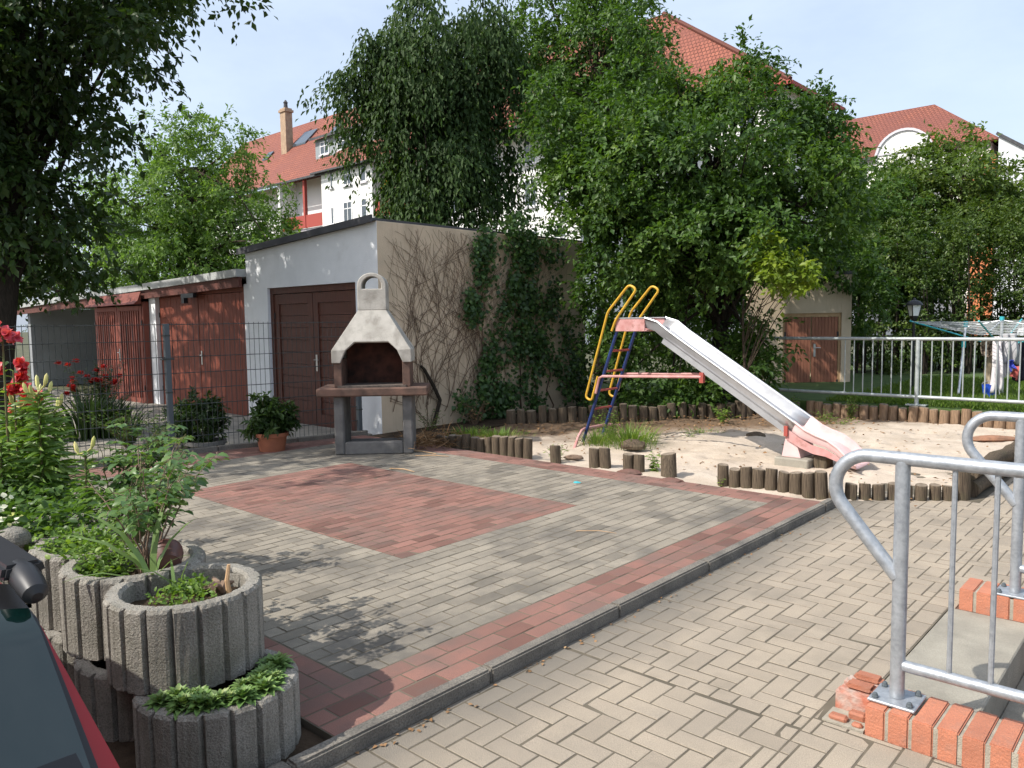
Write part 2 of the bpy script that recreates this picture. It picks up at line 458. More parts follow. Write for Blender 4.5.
M['carglass'] = glass('tinted_car_glass', (.004,.018,.015), .03)
M['rubber'] = mat('rubber', (.02,.02,.02), rough=.85)
M['lampglass'] = mat('opal_lamp_glass', (.80,.80,.78), rough=.3)
M['teal'] = mat('turquoise_plastic', (.05,.42,.47), rough=.5)
M['alu'] = mat('aluminium', (.62,.64,.66), rough=.35, metal=.6)
M['line'] = mat('washing_line', (.55,.56,.56), rough=.6)
M['cloth_white'] = mat('white_laundry', (.70,.66,.66), (.6,.55,.57), 8, rough=.95)
M['cloth_grey'] = mat('grey_laundry', (.42,.41,.42), (.34,.33,.34), 8, rough=.95)
M['cloth_khaki'] = mat('patterned_khaki_cloth', (.46,.37,.27), (.13,.09,.07), 30, lo=.45, hi=.55, rough=.95)
M['cloth_dark'] = mat('dark_laundry', (.03,.03,.045), rough=.95)
M['cloth_blue'] = mat('blue_laundry', (.04,.06,.36), rough=.95)
M['cloth_red'] = mat('red_laundry', (.45,.10,.09), rough=.95)
M['cloth_yellow'] = mat('mustard_laundry', (.45,.27,.03), rough=.95)
M['bucket'] = mat('blue_bucket_plastic', (.02,.08,.50), rough=.4)
M['tile'] = tilemat('red_roof_tiles', (.33,.115,.075), (.27,.092,.062))
M['tile_dark'] = tilemat('brown_red_roof_tiles', (.29,.105,.07), (.24,.086,.06))
M['facade'] = mat('white_facade', (.80,.79,.76), (.75,.74,.71), .4, rough=.9)
M['facade_shade'] = mat('shaded_white_facade', (.58,.56,.60), rough=.9)  # shaded tone of the white facade, put into the colour
M['chim'] = mat('chimney_brick', (.42,.30,.20), (.32,.22,.15), 3, rough=.9)
M['pane'] = glass('window_pane', (.05,.065,.08), .05)
M['frame_white'] = mat('white_window_frame', (.78,.78,.78), rough=.5)
M['greydorm'] = mat('grey_dormer_cladding', (.26,.29,.30), rough=.7)
M['balc'] = mat('red_balcony_panel', (.33,.06,.045), rough=.7)
M['orange'] = mat('orange_tile_hanging', (.62,.21,.085), (.5,.17,.07), 3, rough=.8)
M['lawn'] = mat('lawn_soil', (.07,.115,.028), (.045,.08,.02), 4, rough=1)
M['ground'] = mat('rough_ground', (.10,.09,.055), (.05,.065,.025), 1.2, rough=1)
M['wood_awn'] = mat('orange_awning', (.75,.32,.03), rough=.9)
L_ = {}
L_['dark'] = leafmat('leaf_dark', (.022,.045,.012), (.044,.082,.02), (.075,.125,.03), trans=.3, rough=.42)
L_['weep'] = leafmat('leaf_weeping', (.024,.050,.013), (.050,.092,.024), (.088,.140,.040), trans=.26, rough=.6, spec=.22)
L_['mid'] = leafmat('leaf_mid', (.042,.09,.018), (.08,.15,.03), (.13,.21,.04), trans=.34)
L_['deep'] = leafmat('leaf_deep', (.034,.076,.016), (.075,.140,.028), (.135,.210,.042), trans=.36, rough=.45, spec=.3)
L_['light'] = leafmat('leaf_light', (.085,.155,.034), (.13,.215,.05), (.18,.265,.072), trans=.4)
L_['maple'] = leafmat('leaf_maple', (.07,.12,.024), (.11,.165,.034), (.165,.19,.045), trans=.34)
L_['hedge'] = leafmat('leaf_hedge', (.04,.075,.015), (.08,.125,.024), (.12,.165,.03), trans=.3)
L_['yellow'] = leafmat('leaf_yellow_green', (.11,.18,.02), (.20,.26,.03), trans=.4)
L_['ivy'] = leafmat('leaf_ivy', (.025,.056,.016), (.05,.105,.027), (.09,.155,.04), trans=.24, rough=.4)
L_['rose'] = leafmat('leaf_rose', (.06,.125,.035), (.10,.18,.05), (.16,.23,.06), trans=.3, rough=.35, spec=.5)
L_['lily'] = leafmat('leaf_lily', (.08,.15,.03), (.13,.22,.045), (.2,.28,.06), trans=.3, rough=.4)
L_['grass'] = leafmat('grass_blade', (.09,.16,.025), (.15,.24,.04), (.24,.30,.07), trans=.35)
L_['blade'] = leafmat('long_blade', (.12,.19,.06), (.18,.27,.09), trans=.3, rough=.35)
L_['weed'] = leafmat('weed_leaf', (.10,.18,.035), (.16,.26,.05), (.24,.33,.07), trans=.35)
L_['semp'] = leafmat('houseleek_leaf', (.10,.19,.05), (.17,.27,.08), (.27,.33,.13), trans=.12, rough=.45)
L_['red'] = leafmat('red_petal', (.42,.025,.035), (.60,.05,.06), trans=.3)
L_['pinkred'] = leafmat('pink_red_petal', (.52,.06,.10), (.66,.13,.17), trans=.3)
L_['bud'] = leafmat('lily_bud', (.35,.38,.09), (.55,.52,.16), trans=.2)
L_['whitef'] = leafmat('white_petal', (.7,.68,.55), (.8,.78,.68), trans=.3)
L_['litter'] = leafmat('fallen_leaf', (.16,.085,.035), (.28,.16,.08), (.36,.24,.13), trans=.05, rough=.9)
# ---------------------------------------------------------------- the setting on the ground
def st(o): return tag(o, kind='structure')
mb = MB()
hx0, hx1, hy0, hy1 = -1.03, 1.8, 3.02, 4.96            # the opening of the cellar stairs
for a, b, c, d in [(-300,-300,300,hy0), (-300,hy1,300,300), (-300,hy0,hx0,hy1), (hx1,hy0,300,hy1)]:
    mb.add([(a,b,-.06),(c,b,-.06),(c,d,-.06),(a,d,-.06)], [(0,1,2,3)])
st(mb.build('ground', M['ground']))

def paver(mb, x0, y0, x1, y1, z, r, g=.0045, ch=.0025):
    x0 += g; y0 += g; x1 -= g; y1 -= g
    if x1-x0 < .02 or y1-y0 < .02: return
    dz = random.gauss(0, .0005); tx = random.gauss(0, .0006); ty = random.gauss(0, .0006)
    c = min(ch, (x1-x0)*.3, (y1-y0)*.3)
    zz = [z+dz-tx-ty, z+dz+tx-ty, z+dz+tx+ty, z+dz-tx+ty]
    k = [(x0,y0),(x1,y0),(x1,y1),(x0,y1)]
    i = [(x0+c,y0+c),(x1-c,y0+c),(x1-c,y1-c),(x0+c,y1-c)]
    vs = [(a,b,z-.03) for a,b in k] + [(a,b,q-.0012) for (a,b),q in zip(k,zz)] + [(a,b,q) for (a,b),q in zip(i,zz)]
    fs = [(8,9,10,11)]
    for a in range(4):
        b = (a+1) % 4
        fs += [(a,b,4+b,4+a), (4+a,4+b,8+b,8+a)]
    mb.add(vs, fs, r)

# upper paved square: grey rows, red border three bricks wide, red field in the middle
TX0, TX1, TY0, TY1, TZ = -9.05, -2.408, 1.62, 6.52, .05
grey, red = MB(), MB()
def sh():
    return random.uniform(0,.45) if random.random() < .17 else min(1, max(0, random.gauss(.78, .13)))
B = .33
for k in range(3):                                     # borders along the kerb and along the fence, long side along y
    y = TY0 - .1*(k % 2)
    while y < TY1:
        paver(red, TX1-.11*(k+1), max(y, TY0), TX1-.11*k, min(y+.2, TY1), TZ, sh()); y += .2
for k in range(3):
    for yy, sgn in ((TY0, 1), (TY1, -1)):              # borders across, long side along x
        x = TX1-B + .1*(k % 2)
        while x > TX0:
            ya = yy + sgn*.11*k; yb = ya + sgn*.11
            paver(red, max(x-.2, TX0), min(ya,yb), min(x, TX1-B), max(ya,yb), TZ, sh()); x -= .2
row = 0; x = TX1-B
while x > TX0+.01:
    y = TY0+B - (.1 if row % 2 else 0)
    while y < TY1-B-.01:
        y0, y1 = max(y, TY0+B), min(y+.2, TY1-B)
        cy = (y0+y1)/2
        cuts = [y0, y1]
        if -7.14 < x-.05 < -3.96:
            cuts = [y0] + [c for c in (3.22, 5.12) if y0+.03 < c < y1-.03] + [y1]
        for ya, yb in zip(cuts, cuts[1:]):
            inred = (-7.14 < x-.05 < -3.96 and 3.20 < (ya+yb)/2 < 5.13) or x < -8.4
            paver(red if inred else grey, x-.1, ya, x, yb, TZ, sh())
        y += .2
    x -= .1; row += 1
st(grey.build('terrace_paving', M['paver_grey']))
st(red.build('terrace_red_paving', M['paver_red']))
mb = MB(); mb.box(TX0, TY0, -.05, TX1, TY1, TZ-.0022)
st(mb.build('terrace_bedding', M['joint']))
# lower pavement in herringbone
mb = MB(); w = .1
FIELD = [(-2.332,-1.6,-1.142,7.5), (-1.142,-1.6,2.7,2.99), (-1.142,3.37,-1.034,4.69), (-1.142,4.97,2.7,7.5), (-1.55,7.5,2.7,12.2)]
REG = [(-2.332,-1.6,-1.142,2.915), (-2.332,3.015,-1.142,7.5), (-1.142,-1.6,2.7,3.03), (-1.142,4.965,2.7,7.5), (-1.45,7.5,2.7,12.2)]
for i in range(-60, 60):
    for j in range(-25, 130):
        # 90 degree herringbone, cut along the edges of the field
        x = (i*4 + j)*w; y = j*w
        if not (-2.7 < x < 2.9 and -1.9 < y < 12.6): continue
        for (x0,y0,x1,y1) in ((x, y, x+.2, y+.1), (x+.2, y-.1, x+.3, y+.1)):
            r_ = sh()
            for (fa,fb,fc,fd) in REG:
                a, b, c, d = max(x0,fa), max(y0,fb), min(x1,fc), min(y1,fd)
                if c-a > .025 and d-b > .025: paver(mb, a, b, c, d, 0, r_)
x = -2.332                                             # a strip of cut stones across the field
while x < -1.15:
    l_ = random.choice((.1,.1,.13,.07)); paver(mb, x, 2.915, min(x+l_,-1.142), 3.015, 0, sh()); x += l_
paver(mb, -1.142, 3.03, -1.11, 3.20, -.003, .1); paver(mb, -1.142, 3.20, -1.11, 3.37, -.003, .2); paver(mb, -1.142, 4.69, -1.0, 4.83, 0, sh()); paver(mb, -1.142, 4.83, -1.0, 4.965, 0, sh())
y = 3.37                                               # soldier course along the step
while y < 4.69:
    paver(mb, -1.142, y, -1.034, min(y+.2, 4.69), 0, sh()); y += .2
# single rows of cut bricks that close the field towards the kerb
st(mb.build('pavement', M['paver']))
mb = MB()
for a, b, c, d in [(-2.34,-1.7,2.7,hy0), (-2.34,hy1,2.7,12.25), (-2.34,hy0,hx0,hy1)]:
    mb.add([(a,b,-.0022),(c,b,-.0022),(c,d,-.0022),(a,d,-.0022)], [(0,1,2,3)])
st(mb.build('pavement_bedding', M['joint']))
mb = MB(); y = -1.6
while y < 6.55:
    y1 = min(y+1.0, 6.62); e = random.gauss(0,.003)
    mb.box(-2.402, y+.003, -.05, -2.335+e, y1-.003, .064+random.gauss(0,.003)); y = y1
st(mb.build('kerb', M['kerb'], bevel=.009, seg=2))

# yard slabs in front of the garages, behind the mesh fence
mb = MB()
for i in range(30):
    for j in range(9):
        x0 = -24+i*.5; y0 = 2.4+j*.5
        if x0+.5 > -8.6-.1*0: continue
        mb.box(x0+.004, y0+.004, -.05, x0+.496, y0+.496, .004+random.gauss(0,.002))
st(mb.build('yard_slabs', M['yard'], bevel=.004))

# sand pit
def sand_in(x, y):
    if x < -7.95 or y < 6.60: return -1
    if y > 12.28 or x > -1.56: return -1
    if x > -2.45 and y < 6.78 + (x+2.43)*.95: return -1
    if y > 8.65 and y > 8.65 + (x+7.95)*1.22: return -1
    return 1
nx, ny = 190, 165
xs = np.linspace(-8.1, -1.5, nx); ys = np.linspace(6.5, 12.4, ny)
vs = []; fs = []
lump = [(random.uniform(-8,-1.6), random.uniform(6.6,12.3), random.uniform(.2,.7), random.gauss(0,.022)) for _ in range(120)] + [(random.uniform(-7.9,-1.6), random.uniform(6.7,12.2), random.uniform(.06,.14), random.choice((-.024,-.018,.010,.014))) for _ in range(520)]
for j in range(ny):
    for i in range(nx):
        x, y = xs[i], ys[j]
        z = -.005 + .05*max(0, min(1, (y-7.2)/3)) + sum(a*math.exp(-((x-cx)**2+(y-cy)**2)/(s*s)) for cx,cy,s,a in lump if abs(x-cx)<2*s and abs(y-cy)<2*s) + random.gauss(0,.0035)
        if sand_in(x, y) < 0: z = -.05
        vs.append((x,y,z))
for j in range(ny-1):
    for i in range(nx-1):
        k = j*nx+i; fs.append((k,k+1,k+nx+1,k+nx))
mb = MB(); mb.add(vs, fs)
o = st(mb.build('sand', M['sand'], smooth=True))
# darker soil and old leaves mixed into the sand towards the wall and under the bush
nt = M['sand'].node_tree
p = [n for n in nt.nodes if n.type == 'BSDF_PRINCIPLED'][0]
src = p.inputs['Base Color'].links[0].from_socket
geo = nt.nodes.new('ShaderNodeNewGeometry'); sp = nt.nodes.new('ShaderNodeSeparateXYZ')
nt.links.new(geo.outputs['Position'], sp.inputs[0])
dp = nt.nodes.new('ShaderNodeVectorMath'); dp.operation = 'DOT_PRODUCT'; dp.inputs[1].default_value = (-.62,.5,0)
nt.links.new(geo.outputs['Position'], dp.inputs[0])
ad = nt.nodes.new('ShaderNodeMath'); ad.operation = 'MULTIPLY_ADD'; ad.inputs[1].default_value = 2.2
nt.links.new(noise(nt, 1.6, 6, .65), ad.inputs[0]); nt.links.new(dp.outputs['Value'], ad.inputs[2])
mr = nt.nodes.new('ShaderNodeMapRange'); mr.inputs[1].default_value = 8.75; mr.inputs[2].default_value = 9.6
nt.links.new(ad.outputs[0], mr.inputs[0])
col = mixrgb(nt, src, (.17,.115,.075), mr.outputs[0])
nt.links.new(col, p.inputs['Base Color'])
nt = M['paver'].node_tree                              # grime along the foot of the kerb
p = [n for n in nt.nodes if n.type == 'BSDF_PRINCIPLED'][0]
src = p.inputs['Base Color'].links[0].from_socket
geo = nt.nodes.new('ShaderNodeNewGeometry'); sp = nt.nodes.new('ShaderNodeSeparateXYZ')
nt.links.new(geo.outputs['Position'], sp.inputs[0])
ad = nt.nodes.new('ShaderNodeMath'); ad.operation = 'MULTIPLY_ADD'; ad.inputs[1].default_value = -1.6
nt.links.new(sp.outputs[0], ad.inputs[0]); nt.links.new(noise(nt, 2.4, 7, .7), ad.inputs[2])
mr = nt.nodes.new('ShaderNodeMapRange'); mr.inputs[1].default_value = 3.5; mr.inputs[2].default_value = 4.2; mr.inputs[4].default_value = .85
nt.links.new(ad.outputs[0], mr.inputs[0])
nt.links.new(mixrgb(nt, src, (.135,.125,.108), mr.outputs[0]), p.inputs['Base Color'])
# bed soil along the wall and in the planting strip by the car
mb = MB(); mb.box(-9.6, -2.2, -.055, -3.0, 1.615, .02); st(mb.build('flower_bed_soil', M['soil']))
mb = MB(); mb.box(-3.02, .9, -.055, -2.44, 1.612, .022); st(mb.build('gravel_strip', M['soil']))
mb = MB(); mb.box(-8.75, 6.6, -.055, -8.0, 12.3, .03); st(mb.build('wall_bed_soil', M['soil']))
mb = MB(); mb.add([(-9.5,12.42,.25),(25,12.42,.25),(25,34,.25),(-9.5,34,.25)], [(0,1,2,3)])
mb.add([(-9.5,12.42,-.06),(25,12.42,-.06),(25,12.42,.25),(-9.5,12.42,.25)], [(0,1,2,3)])
st(mb.build('lawn', M['lawn']))
P = np.column_stack([rng.uniform(-4.6,1.5,26000), 12.5+rng.random(26000)**1.4*6, np.full(26000,.25)])
A = unit(np.column_stack([rng.normal(0,.45,26000), rng.normal(0,.45,26000), np.ones(26000)]))
o = foliage('lawn_grass', L_['grass'], None, P, A, rng.normal(size=(26000,3)), rng.uniform(.05,.11,26000), .008)
tag(o, 'short green grass growing on the lawn behind the metal railing', 'grass', kind='stuff')

# steps down to the cellar
mb = MB()
mb.box(-1.03, 3.285, -.4, -.645, 4.70, -.002)
st(mb.build('step', M['slabc'], bevel=.006))
mb = MB()
for k in range(1, 7):
    mb.box(-.645+.3*(k-1), 3.285, -.4-.175*k, -.645+.3*k-.002, 4.70, -.004-.175*k)
st(mb.build('cellar_steps', M['slabc'], bevel=.006))
mb = MB(); mb.box(-1.02, 3.03, -1.6, 1.8, 3.28, -.005); mb.box(-1.02, 4.705, -1.6, 1.8, 4.95, -.005); mb.box(1.16,3.28,-1.6,1.8,4.7,-1.15)
st(mb.build('cellar_side_wall', M['bbq_brown']))
# ---------------------------------------------------------------- brick kerbs of the stairs and their steel railings
def brick_row(name, label, x0, x1, ya, yb):
    root = thing(name, (x0, ya, 0), label, 'brick wall', 'brick kerbs of the cellar stairs')
    b, mo = MB(), MB(); x = x0
    while x < x1:
        d = random.gauss(0,.002)
        b.box(x, ya+d, -.035, x+.071, yb+d, .112+random.gauss(0,.0015), sh()); x += .083
    mo.box(x0+.004, ya+.006, -.05, x-.016, yb-.006, .104)
    o = b.build('bricks', M['brickred'], root, bevel=.005, seg=2)
    mo.build('mortar', M['mortar'], root)
    return root
r1 = brick_row('brick_kerb', 'orange brick kerb under the nearer railing, with a whitewashed broken end', -.945, 1.8, 3.035, 3.28)
mb = MB(); mb.box(-1.105, 3.16, -.04, -.955, 3.24, .085); mb.box(-1.1, 3.243, -.04, -.95, 3.31, .098)
mb.build('broken_brick', M['broken'], r1, bevel=.014, seg=2)
mb = MB(); mb.box(-1.108,3.034,-.05,-.95,3.158,.006); mb.build('mortar_bed', M['mortar'], r1)
for q_ in ((-1.09,3.05,.0,-1.02,3.09,.025),(-1.03,3.10,.0,-.965,3.14,.035),(-1.0,3.045,.0,-.96,3.075,.02)):
    mb = MB(); mb.box(*q_); mb.build('brick_fragment', M['brickred'], r1, bevel=.008)
mb = MB(); mb.box(-1.07, 3.268, .09, -.96, 3.335, .118); mb.box(-1.075, 3.185, .082, -.965, 3.262, .108); mb.build('orange_brick_top', M['brickred'], r1, bevel=.012, seg=2)
r2 = brick_row('brick_kerb', 'orange brick kerb under the farther railing, beyond the concrete step', -.99, 1.8, 4.71, 4.95)

def arc(c, r, a0, a1, n, y):
    return [(c[0]+r*math.cos(rad(a0+(a1-a0)*i/n)), y, c[1]+r*math.sin(rad(a0+(a1-a0)*i/n))) for i in range(n+1)]
def stair_rail(label, px, y, zb, loop):
    root = thing('stair_railing', (px, y, zb), label, 'railing', 'galvanised stair railings')
    mb = MB(); mb.tube([(px, y, zb+.012), (px, y, 1.055)], .027, 16); mb.build('post', M['galv'], root, smooth=True)
    mb = MB(); mb.tube([(px+2.1, y, zb-.5), (px+2.1, y, 1.055)], .027, 12); mb.build('post', M['galv'], root, smooth=True)
    mb = MB()
    c = (px-.12, 1.065-.13)
    pts = [(px+2.15, y, 1.065), (px+.9, y, 1.065), (px+.1, y, 1.065)] + arc(c, .13, 90, 215, 14, y) + [(px-.01, y, .60)]
    mb.tube(pts, .0265, 16); mb.build('top_rail', M['galv'], root, smooth=True)
    mb = MB(); mb.tube([(px+.02, y, .255), (px+2.1, y, .255)], .0225, 14); mb.build('lower_rail', M['galv'], root, smooth=True)
    x = px+.178
    while x < px+2.05:
        mb = MB(); mb.tube([(x, y, .27), (x, y, 1.045)], .0095, 8); mb.build('baluster', M['galv'], root, smooth=True); x += .135
    mb = MB(); mb.box(px-.085, y-.085, zb, px+.085, y+.085, zb+.011)
    pl = mb.build('base_plate', M['galv'], root, bevel=.003)
    for sx in (-1,1):
        for sy in (-1,1):
            mb = MB(); mb.lathe([(.013,0),(.013,.006),(.011,.009),(.009,.016),(.004,.02)], (px+sx*.062, y+sy*.06, zb+.0115), 8); mb.build('bolt', M['fpost'], pl)
    return root
stair_rail('galvanised tube railing with a bent end loop, on the nearer brick kerb', -.868, 3.165, .1135, 1)
stair_rail('galvanised tube railing with a bent end loop, farther one beyond the concrete step', -.745, 4.80, .1135, 1)

# ---------------------------------------------------------------- log palisades
def log_post(x, y, h, r, label, grp, mt='log', lean=(0,0)):
    n = 14; h = h*random.uniform(.86,1.0); r = r*random.uniform(.92,1.06)
    prof = [(r*.99,-.1),(r*1.0,h*.3),(r*.98,h*.75),(r*.97,h-.014),(r*.9,h-.003)]
    mb = MB(); vs = []; fs = []
    ph = [random.uniform(0,6.28) for _ in range(3)]
    for rr, z in prof:
        for a in range(n):
            t = 2*math.pi*a/n; q = rr*(1+.045*math.sin(2*t+ph[0])+.03*math.sin(5*t+ph[1]))
            vs.append((q*math.cos(t)+lean[0]*z, q*math.sin(t)+lean[1]*z, z+(.006*math.sin(t+ph[2]) if z > h*.8 else 0)))
    for i in range(len(prof)-1):
        for a in range(n): fs.append((i*n+a, i*n+(a+1)%n, (i+1)*n+(a+1)%n, (i+1)*n+a))
    fs.append(tuple((len(prof)-1)*n+a for a in range(n)))
    mb.add(vs, fs)
    o = mb.build('log_post', M[mt], None, smooth=True)
    o.data.materials.append(M['logtop'])
    o.data.polygons[len(o.data.polygons)-1].material_index = 1
    o.location = (x, y, 0); o.rotation_euler = (random.gauss(0,.022), random.gauss(0,.022), 0)
    return tag(o, label, 'log post', grp)
ORD = ['first','second','third','fourth','fifth','sixth','seventh','eighth','ninth','tenth','eleventh','twelfth','thirteenth','fourteenth','fifteenth','sixteenth','seventeenth','eighteenth','nineteenth','twentieth']
def ordn(i):
    if i < 20: return ORD[i]
    tens = ['','','twenty','thirty','forty','fifty'][(i+1)//10]; u = (i+1) % 10
    return tens + ('-' + ORD[u-1] if u else 'th') if u else {20:'twentieth',30:'thirtieth',40:'fortieth',50:'fiftieth'}[i+1]
G1 = 'round log posts edging the sand pit towards the paving'
for i in range(13):
    t = i/12; x = -7.36+t*1.46
    log_post(x, 6.68+.06*t+random.gauss(0,.006), .17+.09*t+random.gauss(0,.008), .055, 'grey round log post, %s from the barbecue end in the row beside it' % ordn(i), G1)
log_post(-5.48, 6.74, .21, .062, 'round log post standing alone right of the barbecue row', G1)
log_post(-4.93, 6.73, .25, .058, 'left log of the taller pair in front of the slide ladder', G1)
log_post(-4.80, 6.75, .255, .06, 'right log of the taller pair in front of the slide ladder', G1)
log_post(-4.50, 6.74, .23, .058, 'left log of the lower pair between tall pair and leaning stump', G1)
log_post(-4.375, 6.745, .225, .06, 'right log of the lower pair between tall pair and leaning stump', G1)
log_post(-4.02, 6.74, .26, .075, 'thick log post leaning backwards beside a leafy weed', G1, lean=(-.12,.25))
for i in range(10):
    t = i/9
    log_post(-3.46+t*1.04, 6.80+.05*t+random.gauss(0,.007), .215+.035*t+random.gauss(0,.01), .056, 'brown round log post, %s from the left in front of the slide foot' % ordn(i), G1)
for i in range(8):
    t = i/7
    log_post(-2.33+t*.66, 6.97+t*.50+random.gauss(0,.005), .145+random.gauss(0,.006), .05, 'low dark log post, %s from the slide in the curved row behind the rail' % ordn(i), G1)
log_post(-1.60, 7.58, .29, .075, 'thick square-cut log post at the corner of the sand pit behind the rail', G1)
G2 = 'reddish log posts along the back of the sand pit'
for i in range(24):
    x = -1.62-i*.137
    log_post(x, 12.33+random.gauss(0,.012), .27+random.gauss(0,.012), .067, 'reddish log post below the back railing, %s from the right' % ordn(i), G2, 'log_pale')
G3 = 'dark log posts along the wall bed'
for i in range(30):
    t = i/29; x = -5.0-t*2.95; y = 12.3-t*3.6
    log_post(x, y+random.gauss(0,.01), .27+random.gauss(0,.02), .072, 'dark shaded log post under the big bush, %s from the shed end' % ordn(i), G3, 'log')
def lying_log(label, a, b, r, mt='log'):
    mb = MB(); a = Vector(a); b = Vector(b); k = 12
    mb.tube([a.lerp(b, i/k)+Vector((random.gauss(0,.006), 0, random.gauss(0,.006))) for i in range(k+1)], [r*(1+random.gauss(0,.03)) for _ in range(k+1)], 14)
    return tag(mb.build('edging_log', M[mt], None, smooth=True), label, 'log')
lying_log('long log lying along the right edge of the sand pit, upper one', (-1.57,7.7,.215), (-1.46,10.2,.21), .07)
lying_log('long log lying along the right edge of the sand pit, under the upper one', (-1.57,7.7,.075), (-1.46,10.2,.073), .075)

# ---------------------------------------------------------------- back railing
root = thing('back_railing', (-3.26, 12.46, .25), 'long grey metal railing above the reddish log posts at the lawn edge', 'railing')
yb = 12.46
for x in (-3.26, -.9, 1.46):
    mb = MB(); mb.tube([(x, yb, .2), (x, yb, 1.25)], .03, 10); mb.build('post', M['galv_dull'], root, smooth=True)
mb = MB(); mb.tube([(-5.45, yb, 1.255), (2, yb, 1.255)], .026, 10); mb.build('top_rail', M['galv_dull'], root, smooth=True)
mb = MB(); mb.tube([(-5.45, yb, .40), (2, yb, .40)], .026, 10); mb.build('lower_rail', M['galv_dull'], root, smooth=True)
x = -4.30
while x < 1.9:
    if min(abs(x-q) for q in (-3.26,-.9,1.46)) > .05:
        mb = MB(); mb.tube([(x, yb, .41), (x, yb, 1.24)], .009, 6); mb.build('baluster', M['galv_dull'], root, smooth=True)
    x += .1365
mb = MB(); mb.box(-3.40, 12.40, .272, -3.12, 12.56, .287); mb.build('base_plate', M['galv_dull'], root)

# ---------------------------------------------------------------- wire mesh fence
root = thing('mesh_fence', (-9.29, 4.09, 0), 'dark wire mesh fence with a square steel post along the paved square', 'fence')
def fdir(t0, p, q): return Vector(p).lerp(Vector(q), t0)
for (a, b) in (((-9.29,4.09,0), (-8.80,6.50,0)), ((-9.29,4.09,0), (-9.85,1.60,0)), ((-9.85,1.60,0), (-10.3,-.9,0))):
    a = Vector(a); b = Vector(b); L = (b-a).length; mb = MB(); k = int(L/.06)
    for i in range(1, k):
        p = a.lerp(b, i/k); mb.tube([p+Vector((0,0,.06)), p+Vector((0,0,1.64))], .0034, 4, cap=False)
    sd = (b-a).cross(Vector((0,0,1))).normalized()*.006
    for i in range(9):
        z = .06+i*.195
        for s in (-1, 1):
            mb.tube([a+sd*s+Vector((0,0,z)), b+sd*s+Vector((0,0,z))], .0042, 4, cap=False)
    mb.build('mesh_panel', M['wire'], root)
for p in ((-9.29,4.09), (-8.80,6.50), (-9.85,1.60)):
    mb = MB(); mb.box(p[0]-.032, p[1]-.03, 0, p[0]+.032, p[1]+.03, 1.63)
    po = mb.build('post', M['fpost'], root, bevel=.004)
    for z in (1.48, 1.2, .8, .4):
        mb = MB(); mb.box(p[0]-.036, p[1]-.07 if z == 1.2 else p[1]-.034, z, p[0]+.036, p[1]+.07 if z == 1.2 else p[1]+.034, z+.018)
        mb.build('clamp', M['wire'], po)
mb = MB()
for i in range(5):
    a = Vector((-9.86,1.6,0)).lerp(Vector((-9.24,4.09,0)), i/5); b = Vector((-9.86,1.6,0)).lerp(Vector((-9.24,4.09,0)), (i+1)/5)
    mb.beam(a+Vector((0,.004,.03)), b+Vector((0,-.004,.03)), .07, .16)
    a = Vector((-9.24,4.09,0)).lerp(Vector((-8.76,6.6,0)), i/5); b = Vector((-9.24,4.09,0)).lerp(Vector((-8.76,6.6,0)), (i+1)/5)
    mb.beam(a+Vector((0,.004,.03)), b+Vector((0,-.004,.03)), .07, .16)
mb.build('kerb_board', M['kerb'], root, bevel=.008)

# ---------------------------------------------------------------- garages
FY, WX = 6.87, -8.77
tg = thing('tall_garage', (WX, FY, 0), 'tall flat-roofed garage with white front, beige side wall and dark double door', 'garage')
mb = MB()                                              # white front wall with the door opening, roof falling to the left
XL = -12.38
def rz_(x): return 3.06 - (WX-x)*.058
mb.hexa([(-9.30,FY,-.05),(WX-.004,FY,-.05),(WX-.004,FY+.24,-.05),(-9.30,FY+.24,-.05)], [(-9.30,FY,rz_(-9.3)-.04),(WX-.004,FY,rz_(WX)-.04),(WX-.004,FY+.24,rz_(WX)-.04),(-9.30,FY+.24,rz_(-9.3)-.04)])
mb.hexa([(XL,FY,-.05),(-11.72,FY,-.05),(-11.72,FY+.24,-.05),(XL,FY+.24,-.05)], [(XL,FY,rz_(XL)-.04),(-11.72,FY,rz_(-11.72)-.04),(-11.72,FY+.24,rz_(-11.72)-.04),(XL,FY+.24,rz_(XL)-.04)])
mb.hexa([(-11.72,FY,2.2),(-9.30,FY,2.2),(-9.30,FY+.24,2.2),(-11.72,FY+.24,2.2)], [(-11.72,FY,rz_(-11.72)-.04),(-9.30,FY,rz_(-9.3)-.04),(-9.30,FY+.24,rz_(-9.3)-.04),(-11.72,FY+.24,rz_(-11.72)-.04)])
mb.build('front_wall', M['plaster'], tg)
mb = MB(); mb.box(WX-.24, FY+.002, -.05, WX, 11.7, 3.028)
mb.build('side_wall', M['beige'], tg, bevel=.006)
mb = MB(); mb.box(XL, FY+.3, -.05, XL+.2, 11.7, 2.75); mb.box(XL+.2, 11.5, -.05, WX-.25, 11.7, 2.8)
mb.build('rear_wall', M['plaster'], tg)
mb = MB(); mb.hexa([(XL-.12,FY-.07,rz_(XL)-.03),(WX-.02,FY-.07,rz_(WX)-.03),(WX-.02,11.65,rz_(WX)-.03),(XL-.12,11.75,rz_(XL)-.03)],
                   [(XL-.12,FY-.07,rz_(XL)+.005),(WX-.02,FY-.07,rz_(WX)+.005),(WX-.02,11.65,rz_(WX)+.005),(XL-.12,11.75,rz_(XL)+.005)])
mb.build('roof', M['felt'], tg)
